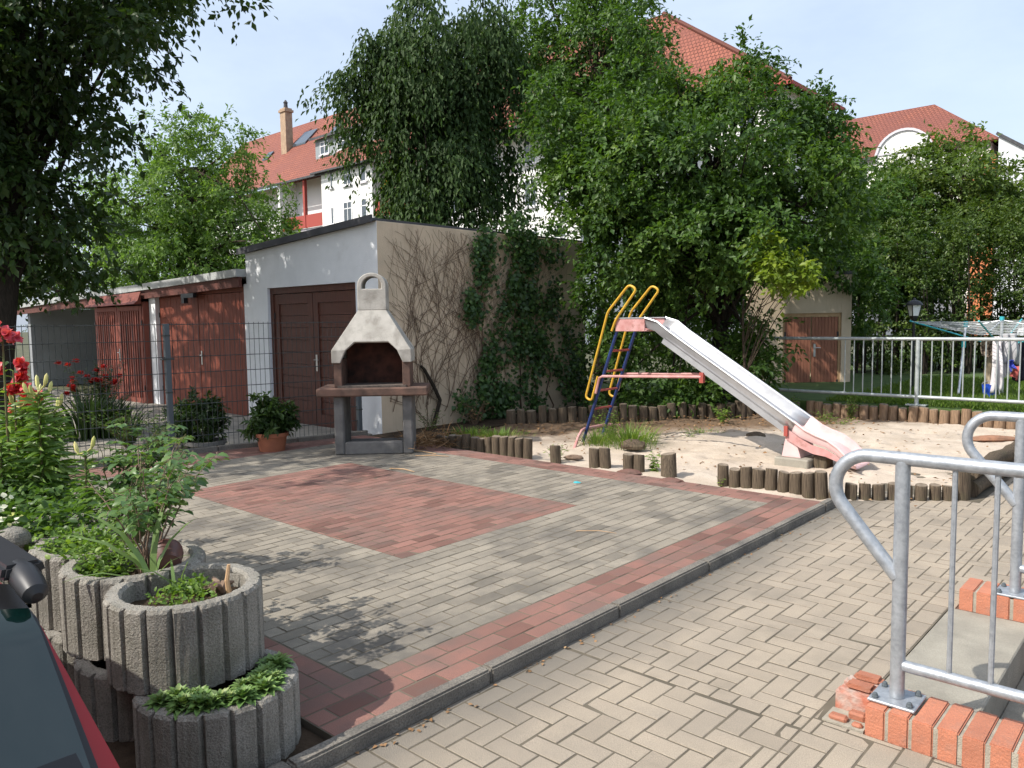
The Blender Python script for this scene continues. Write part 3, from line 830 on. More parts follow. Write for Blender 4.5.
mb = MB(); mb.hexa([(XL-.12,FY-.10,rz_(XL)-.055),(WX+.01,FY-.10,rz_(WX)-.055),(WX+.01,FY-.072,rz_(WX)-.055),(XL-.12,FY-.072,rz_(XL)-.055)], [(XL-.12,FY-.10,rz_(XL)+.045),(WX+.01,FY-.10,rz_(WX)+.045),(WX+.01,FY-.072,rz_(WX)+.045),(XL-.12,FY-.072,rz_(XL)+.045)]); mb.build('roof_edge', M['felt'], tg)
def board_door(root, x0, x1, z0, z1, y, mt, nb, style):
    """double door: two leaves of boards"""
    mid = (x0+x1)/2
    for (a, b, s) in ((x0, mid-.008, 1), (mid+.008, x1, -1)):
        mb = MB()
        if style == 'panel':
            f = .13
            mb.box(a, y, z0, a+f, y+.05, z1); mb.box(b-f, y, z0, b, y+.05, z1)
            mb.box(a+f+.001, y, z0, b-f-.001, y+.05, z0+.2); mb.box(a+f+.001, y, z1-.16, b-f-.001, y+.05, z1)
            # diagonal boards inside the frame
            w = (b-a-2*f); n = 9; h = z1-z0-.36
            for k in range(n):
                za = z0+.2+h*k/n; mb.box(a+f+.001, y+.018+random.uniform(0,.003), za+.003, b-f-.001, y+.04, za+h/n-.003)
        else:
            w = (b-a)/nb
            for k in range(nb):
                e = random.uniform(0,.003)
                if style == 'slat' and k not in (0, nb-1):
                    mb.box(a+k*w+w*.24, y+e-.012, z0+.14, a+(k+1)*w-w*.24, y+.03, z1-.1)
                else:
                    mb.box(a+k*w+.003, y+e, z0, a+(k+1)*w-.003, y+.03, z1)
            mb.box(a+.01, y+.031, z0+.01, b-.01, y+.05, z1-.01)
            if style == 'slat':
                mb.box(a+w, y-.004, z0, b-w, y+.028, z0+.13); mb.box(a+w, y-.004, z1-.09, b-w, y+.028, z1)
        lf = mb.build('door_leaf', mt, root)
        if s == -1:
            h = MB(); hx = a+.06; hz = z0+1.02
            h.box(hx-.02, y-.010, hz-.14, hx+.02, y-.003, hz+.12); h.tube([(hx, y-.008, hz+.04), (hx, y-.055, hz+.04), (hx-.1*0+.11, y-.055, hz+.04)], .009, 6)
            h.build('handle', M['metal'], lf)
        g = MB()
        for hz in (z0+.35, z1-.35):
            if s == 1: g.box(a-.015, y-.012, hz-.05, a+.02, y-.002, hz+.05)
            else: g.box(b-.02, y-.012, hz-.05, b+.015, y-.002, hz+.05)
        g.build('hinge', M['black'], lf)
mb = MB(); mb.box(-11.72, FY+.05, 2.10, -9.30, FY+.15, 2.2); mb.box(-11.72, FY+.05, -.03, -11.63, FY+.15, 2.098); mb.box(-9.39, FY+.05, -.03, -9.30, FY+.15, 2.098)
mb.build('door_frame', M['door_dark'], tg)
board_door(tg, -11.625, -9.395, -.02, 2.09, FY+.07, M['door_dark'], 9, 'panel')

lg = thing('low_garage', (-12.4, FY, 0), 'low garages with red-brown double doors and a long sloping roof edge', 'garage')
def lz(x): return 2.52 - (-12.4-x)*.024
mb = MB()
mb.box(-16.27, FY-.03, -.05, -15.98, FY+.2, 2.25); mb.build('pier', M['plaster'], lg)
mb = MB(); mb.box(-12.50, FY+.01, -.05, -12.39, FY+.2, 2.3); mb.build('pier', M['plaster'], lg)
mb = MB(); mb.box(-24.3, 9.2, -.05, -19.0, 9.35, 2.2); mb.build('carport_wall', M['cplaster'], lg)
mb = MB(); mb.box(-24.5, FY+.1, -.05, -24.3, 9.35, 2.1); mb.build('carport_wall', M['cplaster'], lg)  # left side closed with an added wall to darken the carport
mb = MB(); mb.box(-22.0, 9.17, -.04, -21.88, 9.195, 2.05); mb.box(-23.7, 9.17, -.04, -23.62, 9.195, 1.8); mb.build('drainpipe', M['galv_dull'], lg)
mb = MB(); mb.box(-19.0, FY+.1, -.05, -18.86, 11.5, 2.25); mb.box(-24.5, 11.4, -.05, -12.5, 11.5, 2.2); mb.build('rear_wall', M['felt'], lg)
def strip(mb, xa, xb, ya, yb, f0, f1):
    mb.hexa([(xa,ya,f0(xa)),(xb,ya,f0(xb)),(xb,yb,f0(xb)),(xa,yb,f0(xa))], [(xa,ya,f1(xa)),(xb,ya,f1(xb)),(xb,yb,f1(xb)),(xa,yb,f1(xa))])
mb = MB(); strip(mb, -24.7, -12.40, FY-.13, FY-.075, lambda x: lz(x)-.27, lambda x: lz(x)-.105); mb.build('fascia_board', M['fascia'], lg)
mb = MB(); strip(mb, -24.8, -12.395, FY-.18, 11.6, lambda x: lz(x)-.10, lambda x: lz(x)+.03); mb.build('roof', M['zinc'], lg)
mb = MB(); mb.box(-15.98, FY+.03, 2.18, -12.505, FY+.12, 2.26); mb.box(-12.60, FY+.03, -.03, -12.505, FY+.12, 2.178); mb.build('door_frame', M['door_red'], lg)
board_door(lg, -15.97, -12.605, -.02, 2.17, FY+.05, M['door_red'], 13, 'board')
board_door(lg, -18.86, -16.35, -.02, 2.02, FY-.16, M['door_slat'], 11, 'slat')
mb = MB(); mb.box(-18.9, FY-.10, -.04, -18.86, FY+.3, 2.1); mb.build('closet_side', M['door_slat'], lg)
mb = MB(); mb.box(-16.34, FY-.15, -.04, -16.28, FY+.1, 2.1); mb.build('closet_side', M['door_slat'], lg)
mb = MB(); mb.hexa([(-18.98,FY-.34,2.04),(-16.26,FY-.34,2.05),(-16.26,FY-.19,2.05),(-18.98,FY-.19,2.04)], [(-18.98,FY-.26,2.10),(-16.26,FY-.26,2.12),(-16.26,FY-.19,2.30),(-18.98,FY-.19,2.26)])
mb.build('canopy', M['door_slat'], lg)
mb = MB(); mb.box(-14.6, FY-.13, 2.12, -14.1, FY-.06, 2.20); mb.box(-14.52, FY-.16, 2.02, -14.42, FY-.08, 2.12); mb.build('bracket', M['black'], lg)

# ---------------------------------------------------------------- shed behind the sand pit (turned towards the slide)
sd = thing('garden_shed', (-6.16, 15.92, 0), 'small beige rendered shed with brown double door behind the log posts', 'shed', rz=YAW)
ORG[sd.name] = Vector((0,0,0))
mb = MB(); mb.box(-1.3, 0, -.1, -.60, .2, 2.45); mb.build('wall', M['beige'], sd, local=True)
mb = MB(); mb.box(.60, 0, -.1, .80, .2, 2.45); mb.build('wall', M['beige'], sd, local=True)
mb = MB(); mb.box(-.598, 0, 1.67, .598, .2, 2.45); mb.build('lintel', M['beige'], sd, local=True)
mb = MB(); mb.box(.58, .202, -.1, .78, 2.2, 2.4); mb.build('wall', M['beige'], sd, local=True)
mb = MB(); mb.box(-1.35, -.06, 2.452, .86, 2.3, 2.52); mb.build('roof', M['felt'], sd, local=True)
mb = MB(); mb.box(-.597, .03, 1.595, .597, .1, 1.668); mb.box(-.597, .03, -.1, -.55, .1, 1.593); mb.box(.55, .03, -.1, .597, .1, 1.593); mb.build('door_frame', M['stake'], sd, local=True)
board_door(sd, -.545, .545, -.1, 1.59, .04, M['door_shed'], 8, 'board')
# ---------------------------------------------------------------- slide
Y0, Y1 = 8.10, 8.56
sl = thing('slide', (-4.4, 8.33, 0), 'children\'s slide with blue ladder, yellow handrails, steel chute and pink run-out', 'slide')
LT = Vector((-5.59, 0, 1.47)); LB = Vector((-6.17, 0, -.08))
def lp(t, y): p = LB.lerp(LT, t); return Vector((p.x, y, p.z))
for y in (Y0+.02, Y1-.02):
    mb = MB(); mb.tube([lp(0, y), lp(1.03, y)], .021, 10); mb.build('ladder_rail', M['blue'], sl, smooth=True)
for t in (.34, .50, .66, .83):
    mb = MB(); mb.tube([lp(t, Y0+.03), lp(t, Y1-.03)], .015, 8); mb.build('rung', M['redpaint'], sl, smooth=True)
def hrail(y):
    # flattened loop: up along the ladder, out over the platform and back
    def bend(pts, r=.055, n=5):
        out = [Vector(pts[0])]
        for i in range(1, len(pts)-1):
            p = Vector(pts[i]); a = (Vector(pts[i-1])-p); b = (Vector(pts[i+1])-p)
            ra = min(r, a.length*.45, b.length*.45)
            s, e = p+a.normalized()*ra, p+b.normalized()*ra
            for k in range(n+1):
                t = k/n; out.append(s*(1-t)**2+p*2*t*(1-t)+e*t*t)
        out.append(Vector(pts[-1])); return out
    P = [(-5.86,y,.88),(-5.96,y,.56),(-6.055,y,.60),(-5.70,y,1.70),(-5.38,y,2.03),(-5.27,y,1.97),(-5.58,y,1.60),(-5.64,y,1.46)]
    mb = MB(); mb.tube(bend(P), .0155, 10); return mb.build('handrail', M['yellow'], sl, smooth=True)
hrail(Y0-.03); hrail(Y1+.03)
mb = MB()                                              # platform tray
mb.box(-5.60, Y0, 1.455, -5.15, Y1, 1.475); mb.box(-5.60, Y0-.012, 1.455, -5.17, Y0+.012, 1.61); mb.box(-5.60, Y1-.012, 1.455, -5.17, Y1+.012, 1.61)
mb.build('platform', M['pink_red'], sl, bevel=.004)
mb = MB(); mb.box(-5.605, Y0-.02, 1.611, -5.16, Y0+.03, 1.626); mb.box(-5.605, Y1-.03, 1.611, -5.16, Y1+.02, 1.626); mb.build('platform_rim', M['chute'], sl, bevel=.003)
# the chute: floor, two side walls with rolled edges, following a profile in x-z
floorp = [(-5.20,1.50),(-5.05,1.46),(-4.90,1.35)] + [(-4.90+(1.55)*k/8, 1.35-(1.35-.375)*k/8) for k in range(1,9)]
def chute(name, prof, mt, wall, rim=True):
    mb = MB(); n = len(prof)
    nr = []
    for i in range(n):
        a, b = prof[max(i-1,0)], prof[min(i+1,n-1)]
        t = Vector((b[0]-a[0], b[1]-a[1])).normalized(); nr.append(Vector((-t.y, t.x)))
    sec = [(Y0-.02, wall[0]), (Y0, wall[0]), (Y0+.012, wall[0]*.5), (Y0+.03, .006), (Y0+.07, 0), ((Y0+Y1)/2, -.006), (Y1-.07, 0), (Y1-.03, .006), (Y1-.012, wall[0]*.5), (Y1, wall[0]), (Y1+.02, wall[0])]
    vs = []
    for i in range(n):
        wl = wall[0]+(wall[1]-wall[0])*i/(n-1)
        for y, h in sec:
            hh = h*(wl/wall[0]) if wall[0] else 0
            vs.append((prof[i][0]+nr[i].x*hh, y, prof[i][1]+nr[i].y*hh))
    k = len(sec); fs = [(i*k+j, i*k+j+1, (i+1)*k+j+1, (i+1)*k+j) for i in range(n-1) for j in range(k-1)]
    mb.add(vs, fs)
    o = mb.build(name, mt, sl, smooth=True); solid(o, .008, -1)
    if rim:
        for y in (Y0-.012, Y1+.012):
            r = MB(); r.tube([(prof[i][0]+nr[i].x*(wall[0]+(wall[1]-wall[0])*i/(n-1)), y, prof[i][1]+nr[i].y*(wall[0]+(wall[1]-wall[0])*i/(n-1))) for i in range(n)], .014, 8); r.build('chute_rim', mt, o, smooth=True)
    return o
ch = chute('chute', floorp, M['chute'], (.125, .12))
for y in (Y0-.004, Y1+.004):                           # stiffening skirts below the chute
    mb = MB(); mb.beam((-4.92,y,1.345), (-3.38,y,.377), .010, .06); mb.build('skirt', M['chute'], ch)
endp = [(-3.37,.39),(-3.24,.315),(-3.12,.275),(-2.99,.245),(-2.89,.19),(-2.80,.12),(-2.72,.06),(-2.67,.05)]
ce = chute('run_out', endp, M['pink'], (.12,.045))
mb = MB(); q = [(-3.40,.30),(-3.24,.215),(-3.10,.165),(-2.97,.15),(-2.85,.11),(-2.74,.035),(-2.74,.07),(-2.85,.165),(-2.97,.225),(-3.12,.26),(-3.26,.33),(-3.40,.42)]
for y in (Y0-.006, Y1-.002):
    mb = MB(); mb.prism(q, lambda a, b, d: (a, d, b), y, y+.008); mb.build('run_out_side', M['pink_red'], ce)
mb = MB(); mb.hexa([(-3.45,Y0+.02,.10),(-3.24,Y0+.02,.10),(-3.24,Y1-.02,.10),(-3.45,Y1-.02,.10)], [(-3.40,Y0+.02,.36),(-3.31,Y0+.02,.33),(-3.31,Y1-.02,.33),(-3.40,Y1-.02,.36)]); mb.build('pedestal', M['pink'], sl, bevel=.004)
mb = MB(); mb.box(-3.50, Y0-.06, -.1, -3.13, Y1+.04, .10); mb.build('concrete_foot', M['slabc'], sl, bevel=.012)
mb = MB(); mb.box(-3.12, Y0+.05, -.1, -2.98, Y0+.25, .14); mb.build('support_block', M['log'], sl, bevel=.01)
for y in (Y0-.02, Y1+.02):
    mb = MB(); mb.tube([(-5.90,y,.66),(-5.845,y,.86),(-5.79,y,.885),(-4.40,y,.93)], .017, 8); mb.build('brace_bar', M['pink_red'], sl, smooth=True)
for q_ in ((-4.42,Y0-.03,.86,-4.37,Y0+.02,.98),(-3.41,Y0-.03,.33,-3.37,Y0,.44)):
    mb = MB(); mb.box(*q_); mb.build('clamp', M['redpaint'], sl)
mb = MB(); mb.tube([(-6.02,Y0-.33,-.05),(-6.05,Y0-.2,.10),(-6.08,Y0-.08,.17),(-6.10,Y0,.18),(-6.08,Y1,.19),(-6.0,Y1+.2,.16)], .02, 8); mb.build('ground_bar', M['pink_red'], sl, smooth=True)

# ---------------------------------------------------------------- barbecue (local frame: x to the right, y to the rear)
bq = thing('barbecue', (-7.36, 5.64, TZ), 'masonry garden barbecue with white chimney hood and red-brown slab on grey legs', 'barbecue', rz=rad(45))
def lb(mb, name, mt, parent=bq, **k): return mb.build(name, mt, parent, local=True, **k)
for s in (-1, 1):
    mb = MB(); a, b = sorted((s*.46, s*.345)); mb.box(a, -.02, .0, b, .50, .70); lb(mb, 'leg', M['bbq_grey'], bevel=.015)
mb = MB(); mb.box(-.344, -.015, 0, .344, .10, .15); mb.box(-.344, .40, 0, .344, .495, .12); lb(mb, 'base_bar', M['bbq_grey'], bevel=.012)
mb = MB(); mb.box(-.64, -.12, .701, .65, .56, .80); lb(mb, 'slab', M['bbq_brown'], bevel=.014)
mb = MB(); mb.box(-.40, -.06, .8012, .40, .45, .822); lb(mb, 'ash_bed', M['ash'])
for s in (-1, 1):
    mb = MB(); a, b = sorted((s*.445, s*.355)); mb.box(a, -.01, .802, b, .47, 1.13); lb(mb, 'side_panel', M['bbq_brown'], bevel=.006)
mb = MB(); mb.box(-.354, .40, .802, .354, .47, 1.4); lb(mb, 'rear_panel', M['soot'])
mb = MB()
yf = lambda z: -.035 if z <= 1.24 else -.035+.19*(z-1.24)/.47
yk = lambda z: .50 if z <= 1.24 else .50-.03*(z-1.24)/.47
def P3(x, z, f): return (x, f(z), z)
fr = [(-.465,1.09),(-.465,1.24),(-.165,1.71),(.165,1.71),(.465,1.24),(.465,1.09),(.365,1.09),(.30,1.24),(.20,1.335),(-.20,1.335),(-.30,1.24),(-.365,1.09)]
vs = [P3(x, z, yf) for x, z in fr]; mb.add(vs, [(0,1,10,11),(4,5,6,7),(1,2,9,10),(2,3,8,9),(3,4,7,8)])
bk = [(-.465,1.09),(-.465,1.24),(-.165,1.71),(.165,1.71),(.465,1.24),(.465,1.09)]
mb.add([P3(x,z,yk) for x,z in bk], [(0,5,4,1),(1,4,3,2)])
for (i, j) in ((0,1),(1,2),(3,4),(4,5)):
    (xa,za),(xb,zb) = bk[i], bk[j]; mb.add([P3(xa,za,yf),P3(xb,zb,yf),P3(xb,zb,yk),P3(xa,za,yk)], [(0,1,2,3)])
me_o = lb(mb, 'hood', M['bbq_white'])
bm = bmesh.new(); bm.from_mesh(me_o.data); bmesh.ops.remove_doubles(bm, verts=bm.verts, dist=.0005); bmesh.ops.recalc_face_normals(bm, faces=bm.faces); bm.to_mesh(me_o.data); bm.free()
solid(me_o, .045, -1)
bv = me_o.modifiers.new('edge', 'BEVEL'); bv.width = .008; bv.segments = 2
mb = MB(); mb.box(-.33, .05, 1.12, .33, .44, 1.38); 
mb = MB()                                              # chimney with an arched opening right through
y0c, y1c = .155, .47
out = [(-.17,1.705),(-.17,2.0)] + [(.17*math.cos(rad(180-a)), 2.0+.15*math.sin(rad(a))) for a in range(15,180,15)] + [(.17,2.0),(.17,1.705)]
inn = [(-.115,1.96),(-.115,2.0)] + [(.115*math.cos(rad(180-a)), 2.0+.105*math.sin(rad(a))) for a in range(15,180,15)] + [(.115,2.0),(.115,1.96)]
n = len(out); vs = []
for y in (y0c, y1c):
    vs += [(x,y,z) for x,z in out] + [(x,y,z) for x,z in inn]
fs = []; o2 = 2*n
for i in range(n-1):
    fs += [(i,i+1,n+i+1,n+i), (o2+i,o2+n+i,o2+n+i+1,o2+i+1), (i,o2+i,o2+i+1,i+1), (n+i,n+i+1,o2+n+i+1,o2+n+i)]
fs += [(0,n,2*n-1,n-1), (o2,o2+n-1,o2+2*n-1,o2+n), (n,o2+n,o2+2*n-1,2*n-1), (0,n-1,o2+n-1,o2)]
mb.add(vs, fs); lb(mb, 'chimney', M['bbq_white'], bevel=.008)
mb = MB(); mb.box(-.34,.38,1.141,.34,.398,1.395); lb(mb, 'soot_lining', M['soot'])

# ---------------------------------------------------------------- ribbed planter rings
def planter(x, y, z0, r, h, label, rz=0):
    root = thing('planter_ring', (x, y, z0), label, 'planter', 'ribbed concrete planter rings')
    n = 19; sub = 8; prof = []
    ang = []
    for k in range(n):
        a0 = 2*math.pi*k/n+rz
        for s in range(sub):
            f = s/sub; a = a0+2*math.pi/n*f
            d = 1.0 if .10 < f < .90 else .925
            ang.append((a, d))
    N_ = len(ang); wi = r-.062
    lv = [(0,0),(.012,h*.0+.01),(0,h*.5),(0,h-.014),(-.010,h-.002)]
    vs = []
    for k, (dr, z) in enumerate(lv):
        for a, d in ang:
            j = random.gauss(0,.0012)
            rr = r*(d if k < 4 else .5*d+.49)+min(dr,0)*.6+j
            vs.append((x+rr*math.cos(a), y+rr*math.sin(a), z0+z+random.gauss(0,.001)))
    for dr, z in ((.012,h),(0,h-.012),(0,h-.2),(0,0)):
        for a, d in ang:
            rr = wi+dr+random.gauss(0,.001)
            vs.append((x+rr*math.cos(a), y+rr*math.sin(a), z0+z+random.gauss(0,.001)))
    rows = len(lv)+4; fs = []
    for i in range(rows):
        i2 = (i+1) % rows
        for k in range(N_):
            k2 = (k+1) % N_
            fs.append((i*N_+k, i*N_+k2, i2*N_+k2, i2*N_+k))
    mb = MB(); mb.add(vs, fs); mb.build('ring', M['concrete'], root)
    mb = MB(); g = 16
    vs = [(x, y, z0+h-.055)]
    for q in range(1, 5):
        for k in range(g):
            a = 2*math.pi*k/g; rr = (wi+.004)*q/4
            vs.append((x+rr*math.cos(a), y+rr*math.sin(a), z0+h-.075+random.gauss(0,.012)))
    fs = [(0, 1+k, 1+(k+1)%g) for k in range(g)]
    for q in range(3):
        for k in range(g): fs.append((1+q*g+k, 1+(q+1)*g+k, 1+(q+1)*g+(k+1)%g, 1+q*g+(k+1)%g))
    mb.add(vs, fs); mb.build('soil', M['soil'], root, smooth=True)
    return root
HP = .262
PL = dict(low1=(-2.735,1.335), up1=(-2.965,1.33), up2=(-3.42,1.32), up3=(-3.86,1.33), low2=(-3.24,1.30), low3=(-3.70,1.33), up4=(-4.40,1.30), up5=(-4.95,1.28), low4=(-4.25,1.3), low5=(-4.8,1.3))
planter(*PL['low1'], 0.02, .292, HP, 'lower front planter ring filled with green houseleeks')
planter(*PL['low2'], 0.02, .285, HP, 'lower planter ring half hidden behind the houseleek ring, nothing growing in view', .1)
planter(*PL['low3'], 0.02, .285, HP, 'lower planter ring at the left, close behind the red car', .2)
planter(*PL['up1'], .284, .287, .313, 'upper front planter ring with a wood stake and dead stump in it', .05)
planter(*PL['up2'], .284, .285, .325, 'upper planter ring holding the rose bush and a tipped brown pot', .12)
planter(*PL['up3'], .284, .28, .325, 'upper planter ring at the left with leafy ground cover, next to the mossy stone', .2)
planter(*PL['up4'], .284, .28, .31, 'upper planter ring hidden under the lilies', .3)
planter(*PL['low4'], 0.02, .28, HP, 'lower planter ring under the lilies, out of the light', .3)

# houseleek rosettes: one clump
def rosettes(name, label, cat, centres, mt, r0, tiers=4, per=9):
    P=[];A=[];Nn=[];Ls=[];R=[]
    for (x,y,z,r) in centres:
        cr = random.random()
        for t in range(tiers):
            el = [.18,.5,.9,1.25][t]; k = per-t
            for i in range(k):
                a = 2*math.pi*(i+.5*t)/k+random.uniform(-.12,.12)
                d = Vector((math.cos(a)*math.cos(el), math.sin(a)*math.cos(el), math.sin(el)))
                P.append((x,y,z+.004*t)); A.append(d); Nn.append((-math.cos(a)*math.sin(el), -math.sin(a)*math.sin(el), math.cos(el)))
                Ls.append(r*(1-.15*t)*random.uniform(.85,1.1)); R.append(min(1,max(0,.5*cr+.12*t+random.gauss(.15,.12))))
    Ls = np.array(Ls)
    return tag(foliage(name, mt, None, P, A, Nn, Ls, Ls*.5, LEAF8, np.array(R)), label, cat)
cs = []
for k in range(60):
    a = random.uniform(-1.9, 1.5); rr = random.uniform(.13,.235)
    x, y = PL['low1'][0]+rr*math.cos(a), PL['low1'][1]+rr*math.sin(a)
    if (x-PL['up1'][0])**2+(y-PL['up1'][1])**2 < .30**2: continue
    cs.append((x, y, .262+random.uniform(0,.02), random.uniform(.05,.075)))
rosettes('houseleek', 'clump of pale green houseleek rosettes in the lower front planter', 'houseleek', cs, L_['semp'], .05)

def stick(label, cat, a, b, r, mt, name='wood_stake'):
    a, b = Vector(a), Vector(b); mb = MB()
    mb.tube([a.lerp(b,t)+Vector((random.gauss(0,r*.2),random.gauss(0,r*.2),0)) for t in (0,.3,.6,1)], [r,r*1.05,r*.9,r*.6], 7)
    return tag(mb.build(name, mt, None), label, cat)
ux, uy = PL['up1']
stick('split pale wood stake standing in the upper front planter', 'stake', (ux+.09,uy+.13,.5), (ux+.085,uy+.135,.66), .011, M['stake'])
mb = MB()
for k in range(7):
    a = random.uniform(0,6.28); mb.tube([(ux+.02,uy+.13,.52),(ux+.02+.03*math.cos(a),uy+.13+.03*math.sin(a),.56),(ux+.02+.08*math.cos(a),uy+.13+.08*math.sin(a),.55+random.uniform(-.02,.04))],[.022,.018,.006],6)
tag(mb.build('dead_stump', M['deadwood'], None), 'dead root stump beside the stake in the upper front planter', 'stump')
# tipped pot
px_, py_ = PL['up2'][0]+.12, PL['up2'][1]+.10
mb = MB(); mb.lathe([(.06,0),(.075,.12),(.082,.13),(.082,.16),(.072,.16),(.062,.13),(.05,.02)], (0,0,0), 20)
o = mb.build('plant_pot', M['potbrown'], None, smooth=True); o.scale = (.82, .82, .82); o.location = (px_+.08, py_-.04, .605); o.rotation_euler = (rad(80), 0, rad(-110))
tag(o, 'brown plant pot tipped on its side in the rose planter', 'pot')
mb = MB(); mb.lathe([(.03,-.03),(.075,-.01),(.08,.03),(.06,.06),(.02,.075)], (-4.12,1.05,.61), 9); tag(mb.build('stone', M['concrete'], None, bevel=.01), 'rough grey stone at the left end of the upper planters', 'stone')

# ---------------------------------------------------------------- red car, parked nose away to the left
car = thing('parked_car', (-3.2, -.45, 0), 'red hatchback car at the lower left, only its rear window and roof rail in view', 'car')
prof = [(-1.02,.32),(-1.0,.55),(-1.04,.74),(-1.12,.86),(-1.155,.95),(-1.22,1.06),(-1.285,1.17),(-1.42,1.205),(-2.2,1.235),(-2.9,1.22),(-3.4,1.16),(-4.0,.88),(-4.7,.80),(-5.0,.66),(-5.04,.36)]
hw = lambda z: .80 - max(0, z-.75)*.28
mb = MB(); yc = -.30; vs = []; K = 15
for x, z in prof:
    w = hw(z)
    for k in range(K):
        t = -1+2*k/(K-1); s = math.copysign(abs(t)**.8, t)
        drop = .035*max(0, (abs(t)-.8)/.2)**2
        bow = .09*t*t if x > -2 else (-.07*t*t if x < -4 else 0)
        vs.append((x-bow, yc+w*s, z-drop))
n = len(prof); fs = [(i*K+k, i*K+k+1, (i+1)*K+k+1, (i+1)*K+k) for i in range(n-1) for k in range(K-1)]
for side in (0, K-1): fs.append(tuple(i*K+side for i in range(n)))
fs.append(tuple(k for k in range(K)))
mb.add(vs, fs); mb.build('body', M['carred'], car, smooth=True)
def body_pt(x, z, t, lift=.006):
    w = hw(z); bow = .09*t*t
    return (x-bow+lift, yc+w*t, z-.035*max(0,(abs(t)-.8)/.2)**2+lift)
def interp(zq):
    for (xa,za),(xb,zb) in zip(prof[:8], prof[1:8]):
        if za <= zq <= zb: return xa+(xb-xa)*(zq-za)/(zb-za)
    return prof[7][0]
def patch(name, z0, z1, t0, t1, mt, lift, parent=car, nz=10, ntt=14, taper=0):
    mb = MB(); vs = []
    for i in range(nz+1):
        z = z0+(z1-z0)*i/nz
        for k in range(ntt+1): vs.append(body_pt(interp(z), z, (t0+(t1-t0)*k/ntt)*(1-taper*(1-i/nz)), lift))
    fs = [(i*(ntt+1)+k, i*(ntt+1)+k+1, (i+1)*(ntt+1)+k+1, (i+1)*(ntt+1)+k) for i in range(nz) for k in range(ntt)]
    mb.add(vs, fs); return mb.build(name, mt, parent, smooth=True)
rw = patch('window_trim', .90, 1.2035, -.997, .997, M['black'], .012, taper=.06)
patch('rear_window', .93, 1.178, -.982, .982, M['carglass'], .018, taper=.06)
for t_ in (-.55, .05, .52):                             # thin lines of the heated screen
    mb = MB(); mb.tube([Vector(body_pt(interp(z), z, t_+.10*math.sin((z-.97)/.21*math.pi*.5), .021)) for z in np.linspace(.972,1.172,9)], .0012, 4); mb.build('screen_line', M['black'], car)
patch('ceramic_band', .931, .975, -.915, .915, M['black'], .020, nz=2)
patch('tailgate_panel', .70, .885, -.8, .8, M['carred'], .008)
for s in (-1, 1):
    patch('tail_light', .66, .84, min(s*.82,s*.99), max(s*.82,s*.99), M['redpaint'], .012, nz=4, ntt=4)
    yy = yc+s*.675; mb = MB(); mb.hexa([(-3.0,yy-.035,1.222),(-1.42,yy-.034,1.207),(-1.42,yy+.034,1.207),(-3.0,yy+.035,1.222)], [(-3.0,yy-.03,1.244),(-1.42,yy-.028,1.231),(-1.42,yy+.028,1.231),(-3.0,yy+.03,1.244)])
    rl_ = mb.build('roof_rail', M['black'], car, bevel=.006, seg=2)
    mb = MB(); mb.tube([(-1.46,yy,1.214),(-1.445,yy,1.214),(-1.42,yy,1.210),(-1.39,yy,1.201),(-1.368,yy,1.192),(-1.360,yy,1.188)], [.016,.020,.022,.022,.019,.009], 16); mb.build('rail_end_cap', M['black'], rl_, smooth=True)
    mb = MB(); q = [(-1.75,.86),(-1.85,1.16),(-2.9,1.18),(-3.7,.88)]
    mb.prism(q, lambda a,b,d: (a, yc+s*(hw(b)+d), b), -.03, .004); mb.build('side_window', M['carglass'], car)
    for wx in (-1.75, -4.25):
        mb = MB(); mb.lathe([(.20,-.10),(.29,-.10),(.31,-.07),(.31,.07),(.29,.10),(.20,.10)], (0,0,0), 28); w_ = mb.build('tyre', M['rubber'], None)
        for v in w_.data.vertices: x_, y_, z_ = v.co; v.co = (wx-ORG['parked_car'].x+x_, yc+s*.78+z_-ORG['parked_car'].y, .31+y_-0)
        wh = MB(); wh.lathe([(.02,.09),(.19,.085),(.20,.06),(.20,-.06)], (0,0,0), 20); r_ = wh.build('wheel', M['metal'], None)
        for v in r_.data.vertices: x_, y_, z_ = v.co; v.co = (wx-ORG['parked_car'].x+x_, yc+s*(.78+z_)-ORG['parked_car'].y, .31+y_)
        r_.parent = car; w_.parent = r_; ORG[r_.name] = ORG[car.name]
mb = MB(); mb.box(-1.06, yc-.8, .30, -.93, yc+.8, .55); mb.build('bumper', M['carred'], car, bevel=.03, seg=3)
mb = MB(); mb.tube([(-1.06,yc,.90),(-1.09,yc+.02,.92),(-1.17,yc-.30,1.03),(-1.20,yc-.38,1.06)], [.018,.012,.008,.006], 6); mb.build('wiper', M['black'], car)

# ---------------------------------------------------------------- lamp, clothes dryer, laundry, bucket
lx, ly = -4.08, 15.29
lm = thing('garden_lamp', (lx, ly, .25), 'black garden lamp post with white four-sided lantern behind the railing', 'lamp')
mb = MB(); mb.tube([(lx,ly,.2),(lx,ly,1.52)], [.028,.024], 10); mb.box(lx-.16,ly-.012,1.33,lx+.04,ly+.012,1.355); mb.build('post', M['black'], lm, smooth=True)
mb = MB(); mb.lathe([(.04,1.52-.02),(.07,1.57),(.07,1.589)], (lx,ly,0), 4); mb.build('lantern_base', M['black'], lm)
mb = MB(); mb.lathe([(.078,1.59),(.118,1.78)], (lx,ly,0), 4); gl = mb.build('lantern_glass', M['lampglass'], lm)
mb = MB()
for k in range(4):
    a = k*math.pi/2; mb.tube([(lx+.08*math.cos(a),ly+.08*math.sin(a),1.59),(lx+.121*math.cos(a),ly+.121*math.sin(a),1.78)], .009, 5)
mb.build('lantern_frame', M['black'], gl)
mb = MB(); mb.lathe([(.148,1.78),(.144,1.80),(.10,1.85),(.03,1.875),(.018,1.905),(.004,1.915)], (lx,ly,0), 12); mb.build('lantern_roof', M['black'], lm, smooth=True)

